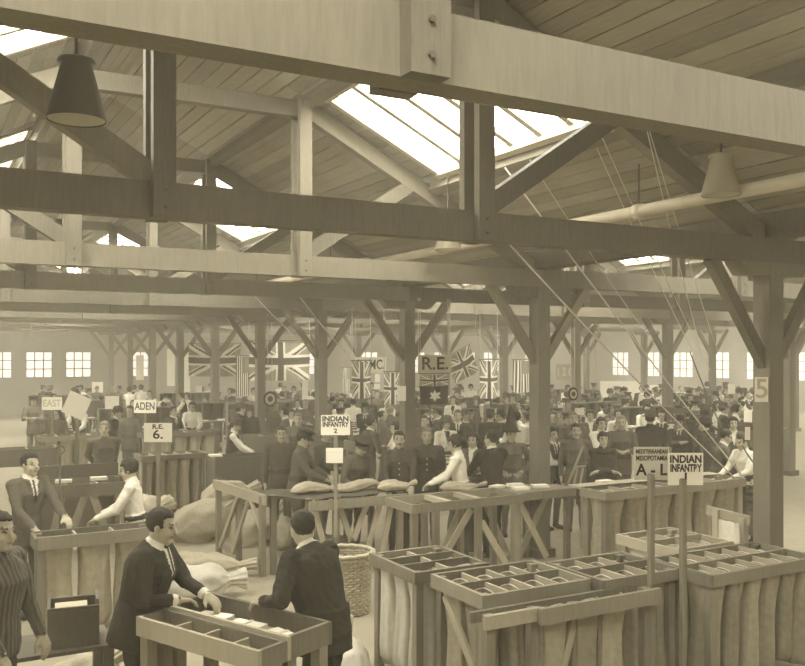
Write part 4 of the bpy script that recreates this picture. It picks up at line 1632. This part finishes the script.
# label, px, d, heading, height, pose/outfit
PEOPLE = [
    ('man in dark jacket with white collar leaning on the bottom left tray', 138, 6.5, 95, 1.78, dict(out='suit', lod=2, bulk=1.22, lean=.24, la=(.0, .50, 1.10), ra=(.10, .33, 1.09), nod=.1, cuff=True)),
    ('man in dark jacket seen from behind, leaning at the wide letter tray', 324, 6.34, 308, 1.78, dict(out='suit', lod=2, bulk=1.25, lean=.3, la=(.30, .30, 1.10), ra=(.16, .44, 1.06), nod=.05, turn=.4)),
    ('person in striped jersey at the extreme left edge by the dark box', -7, 5.9, 100, 1.84, dict(out='striped', lod=2, bulk=1.15, la=(.22, .20, .88), ra=(.24, .26, .80), lean=.05, turn=.3)),
    ('man in dark jacket behind the thick left rail at the left edge', 26, 9.8, 120, 1.80, dict(out='grey_suit', lod=1, lean=.08, la='table', ra='low')),
    ('bareheaded soldier with hands behind his back at left', 104, 15.2, 150, 1.72, dict(out='tunic', lod=1, la='back', ra='back', hcol='fair_hair', turn=.25)),
    ('girl in white blouse leaning over the thick left rail', 137, 10.15, 262, 1.69, dict(out='blouse', lod=1, fem=True, lean=.12, la='table', ra='table', nod=.2, cuff=False)),
    ('waistcoated man in white sleeves by the dark boarded bench', 231, 17.3, 80, 1.60, dict(out='waistcoat', lod=1, lean=.1, la='table', ra='table', hat='bowl', hatmat='black_cloth', nod=.25)),
    ('soldier standing upright at left end behind the trestle table', 281, 14.2, 165, 1.72, dict(out='tunic', lod=1, la='down', ra='down', moustache=True)),
    ('soldier in peaked cap leaning right over the trestle table', 297, 13.3, 95, 1.74, dict(out='tunic', lod=1, lean=.12, la='table', ra='table', hat='cap', nod=.3)),
    ('soldier half hidden behind the INDIAN INFANTRY 2 sign', 321, 14.2, 110, 1.72, dict(out='tunic', lod=1, la='table', ra='table', hcol='fair_hair', lean=.1)),
    ('soldier in cap bending low over the trestle table', 352, 13.4, 140, 1.66, dict(out='tunic', lod=1, lean=.32, la='low', ra='low', hat='cap', nod=.35)),
    ('moustached soldier facing forward in buttoned dark tunic', 399, 13.3, 178, 1.72, dict(out='dark_tunic', lod=1, la='low', ra='low', buttons=True, moustache=True)),
    ('bareheaded soldier in buttoned dark tunic right of the moustached one', 427, 13.8, 182, 1.73, dict(out='dark_tunic', lod=1, la='down', ra='down', buttons=True, hcol='fair_hair')),
    ('woman in pale blouse leaning left over the centre bench', 462, 12.9, 280, 1.70, dict(out='jacket_f', lod=1, fem=True, lean=.12, la='table', ra='table', nod=.25, hair='bun')),
    ('dark clothed woman between the blouse woman and the dark suited man', 473, 14.2, 200, 1.62, dict(out='dark_f', lod=1, fem=True, la='read', ra='fold')),
    ('dark suited man seen from behind at centre', 492, 13.1, 330, 1.75, dict(out='suit', lod=1, la='table', ra='low', turn=-.3)),
    ('woman in pale jacket and dark waistcoat behind the blouse woman', 446, 17.4, 165, 1.63, dict(out='jacket_f', lod=1, fem=True, la='read', ra='read', hat='bowl', hatmat='grey_cloth')),
    ('man in dark jacket and white shirt front in the crowd centre', 458, 18.6, 185, 1.70, dict(out='suit', lod=1)),
    ('soldier wearing a tall pointed dark party hat left of the tall post', 511, 14.6, 175, 1.68, dict(out='tunic', lod=1, la='hip', ra='hip', hat='cone', hatmat='black_cloth')),
    ('woman in white blouse seen sideways left of the tall post', 527, 18.6, 285, 1.66, dict(out='blouse', lod=1, fem=True, la='chest', ra='down', hair='bun')),
    ('woman in white blouse and dark waistcoat right of the tall post', 552, 15.2, 150, 1.62, dict(out='waistcoat', lod=1, fem=True, la='down', ra='fold')),
    ('belted soldier with cap behind the batten easel', 576, 15.0, 185, 1.70, dict(out='tunic', lod=1, la='down', ra='down', moustache=True)),
    ('woman wrapped in a big black coat right of the easel', 603, 14.3, 182, 1.62, dict(out='coat', lod=1, fem=True, la='fold', ra='fold')),
    ('tall soldier with hands together right of the black coat woman', 621, 16.0, 190, 1.76, dict(out='tunic', lod=1, la='read', ra='read', hcol='fair_hair')),
    ('woman in light jacket behind the black coat woman', 601, 17.0, 170, 1.66, dict(out='jacket_f', lod=1, fem=True, la='down', ra='fold')),
    ('soldier behind the belted soldier, under the blank card', 573, 17.5, 180, 1.73, dict(out='tunic', lod=1, hcol='fair_hair')),
    ('round faced woman behind the soldiers right of the tall post', 590, 18.9, 180, 1.68, dict(out='dark_f', lod=1, fem=True)),
    ('broad person in dark coat and brimmed hat seen from behind the A-L sign', 650, 17.0, 20, 1.76, dict(out='coat', lod=1, hat='brim', hatmat='grey_cloth')),
    ('person in dark hat turned away right of the near signposts', 706, 16.5, 320, 1.68, dict(out='coat', lod=1, hat='bowl', hatmat='black_cloth')),
    ('woman facing forward near the numbered post', 733, 16.8, 190, 1.68, dict(out='dark_f', lod=1, fem=True)),
    ('white shirted worker left of the numbered post', 748, 14.1, 250, 1.62, dict(out='blouse', lod=1, la='table', ra='table', lean=.15, nod=.2)),
    ('dark clothed person bending left of the white shirted worker', 717, 15.0, 100, 1.62, dict(out='grey_suit', lod=1, lean=.2, la='table', ra='table', nod=.3)),
    ('dark suited man sitting beyond the R.E. 6 sign', 173, 21.5, 120, 1.60, dict(out='suit', lod=1, la='read', ra='read')),
    ('man in dark jacket beyond the tilted white sheet', 112, 21.0, 100, 1.62, dict(out='suit', lod=1, lean=.2, la='table', ra='table', hat='bowl', hatmat='black_cloth')),
    ('fair soldier leaning on the counter behind the leaning soldiers', 298, 17.6, 175, 1.70, dict(out='tunic', lod=1, la='table', ra='table', hcol='fair_hair')),
    ('dark clothed man turned right behind the bending soldier', 368, 16.5, 60, 1.72, dict(out='grey_suit', lod=1, la='read', ra='read', lean=.08)),
]
CROWD = [
    dict(out='tunic', lod=0), dict(out='dark_tunic', lod=0, hat='cap'), dict(out='suit', lod=0), dict(out='grey_suit', lod=0, hat='cap', hatmat='grey_cloth'),
    dict(out='blouse', lod=0, fem=True, la='read', ra='read'), dict(out='dark_f', lod=0, fem=True), dict(out='jacket_f', lod=0, fem=True, la='chest'),
    dict(out='waistcoat', lod=0, la='table', ra='table', lean=.12), dict(out='coat', lod=0, fem=True, hat='bowl', hatmat='grey_cloth'),
    dict(out='tunic', lod=0, hat='cap', la='read', ra='read'), dict(out='blouse', lod=0, fem=True, hair='bun', lean=.15, la='table', ra='table'),
    dict(out='suit', lod=0, hat='brim', hatmat='black_cloth', la='down', ra='chest'), dict(out='tunic', lod=0, hcol='fair_hair', la='fold', ra='fold'),
]
CW = ['bareheaded soldier', 'soldier in dark tunic and cap', 'dark suited man', 'man in grey suit and cap', 'woman in white blouse', 'woman in dark dress', 'woman in pale jacket',
      'man in waistcoat and white sleeves', 'woman in dark coat and hat', 'soldier in khaki and cap', 'woman in white blouse with bun', 'dark suited man in brimmed hat', 'fair soldier with folded arms']
bodies = make_bodies([p[5] for p in PEOPLE] + CROWD)
taken = []
for (lab, px, d, hd, h, s), parts in zip(PEOPLE, bodies):
    if d > 11.5:
        d, h = d * .965, h + .045
    x, y = pos(px, d)
    taken.append((x, y))
    place(parts, lab, x, y, hd, h)

# the packed crowd further back, thinned where the benches stand
rnd = random.Random(11)
blocked = [(5.7, 7.7, 17.2, 18.1), (7.7, 9.8, 16.0, 16.9), (4.2, 6.0, 18.8, 19.7), (2.1, 3.5, 18.0, 18.9), (.8, 2.4, 16.8, 17.7)]


# far benches with white papers between the crowd
for k in range(16):
    px = 60 + 42 * k + rnd.uniform(-10, 10)
    d = rnd.uniform(22, 34)
    x, y = pos(px, d)
    while any(abs(x - X1 - k2 * SPAN) < 1.1 and min(abs(y - yy) for yy in YT) < .5 for k2 in (0, 1, 2)):
        d += .3
        x, y = pos(px, d)
    t = thing('far_bench', '%s far paper-strewn bench counting from the left wall' % NTH[k % 14] if k < 14 else ['second last far bench towards the right wall', 'last far bench towards the right wall'][k - 14], 'bench', (x, y, 0), 0, 'far benches among the crowd')
    MB().box(-.9, .9, -.3, .3, 1.0, 1.04).build('table_top', 'raw_timber', t, off=(0, 0, 0))
    for lx in (-.88, .8):
        for ly in (-.28, .2):
            MB().box(lx, lx + .08, ly, ly + .08, 0, 1.0).build('leg', 'raw_timber', t, off=(0, 0, 0))
    MB().box(-.9, .9, .26, .3, 1.04, 1.5).build('pigeonhole_back', 'timber', t, off=(0, 0, 0))
    for q in range(7):
        MB().box(-.9 + q * .295, -.87 + q * .295, .05, .26, 1.04, 1.5).build('pigeonhole_side', 'timber', t, off=(0, 0, 0))
    MB().box(-.9, .9, .03, .26, 1.5, 1.53).build('pigeonhole_top', 'timber', t, off=(0, 0, 0))
    for q in range(4):
        u = -.7 + q * .42 + rnd.uniform(-.1, .1)
        MB().box(u, u + .22, -.25, -.05, 1.04, 1.06 + .05 * rnd.random()).build('papers', 'paper', t, off=(0, 0, 0))
    blocked.append((x - .9, x + .9, y - .3, y + .3))


def zone(px, d):
    far = 'far in' if d > 26 else 'amid' if d > 21 else 'at front of'
    if px < 130: z_ = 'far left workers'
    elif px < 258: z_ = 'workers under the left union flag'
    elif px < 330: z_ = 'crowd below big union flag'
    elif px < 408: z_ = 'crowd below narrow hanging flags'
    elif px < 470: z_ = 'crowd below R.E. sign'
    elif px < 540: z_ = 'crowd left of tall post'
    elif px < 610: z_ = 'crowd right of tall post'
    elif px < 690: z_ = 'crowd behind signposts'
    else: z_ = 'crowd beside numbered post'
    return far + ' ' + z_


cnt = 0
same = {}
tries = 0
while cnt < 255 and tries < 9000:
    tries += 1
    px = rnd.uniform(26, 775)
    d = rnd.uniform(16.8, 35)
    if px < 260 and (rnd.random() < .55 or d < 19.5): continue
    if 340 < px < 400 and d < 18: continue
    x, y = pos(px, d)
    if y > YEND - 1 or x > XR - 1: continue
    if any((x - a) ** 2 + (y - b_) ** 2 < .5 for a, b_ in taken): continue
    if any(a - .42 < x < b_ + .42 and c - .42 < y < e + .42 for a, b_, c, e in blocked): continue
    if any(abs(x - X1 - k * SPAN) < .35 and min(abs(y - yy) for yy in YT) < .35 for k in (0, 1, 2)): continue
    taken.append((x, y))
    v = rnd.randrange(len(CROWD))
    z_ = zone(px, d)
    o = place(bodies[len(PEOPLE) + v], CW[v] + ' ' + z_, x, y, rnd.choice((180, 180, 170, 190, 200, 150, 260, 100, 330, 20)) + rnd.uniform(-15, 15), rnd.uniform(1.58, 1.78), CW[v] + ' ' + z_)
    cnt += 1
    same.setdefault(o['label'], []).append((d, o))
for lab, os_ in same.items():
    if len(os_) > 1:
        os_.sort(key=lambda e: e[0])
        for k, (d, o) in enumerate(os_):
            o['label'] = (('nearer ', 'farther ')[k] if len(os_) == 2 else 'nearest ' if k == 0 else 'farthest ' if k == len(os_) - 1 else ('middle ' if len(os_) == 3 else NTH[k] + ' nearest ')) + lab
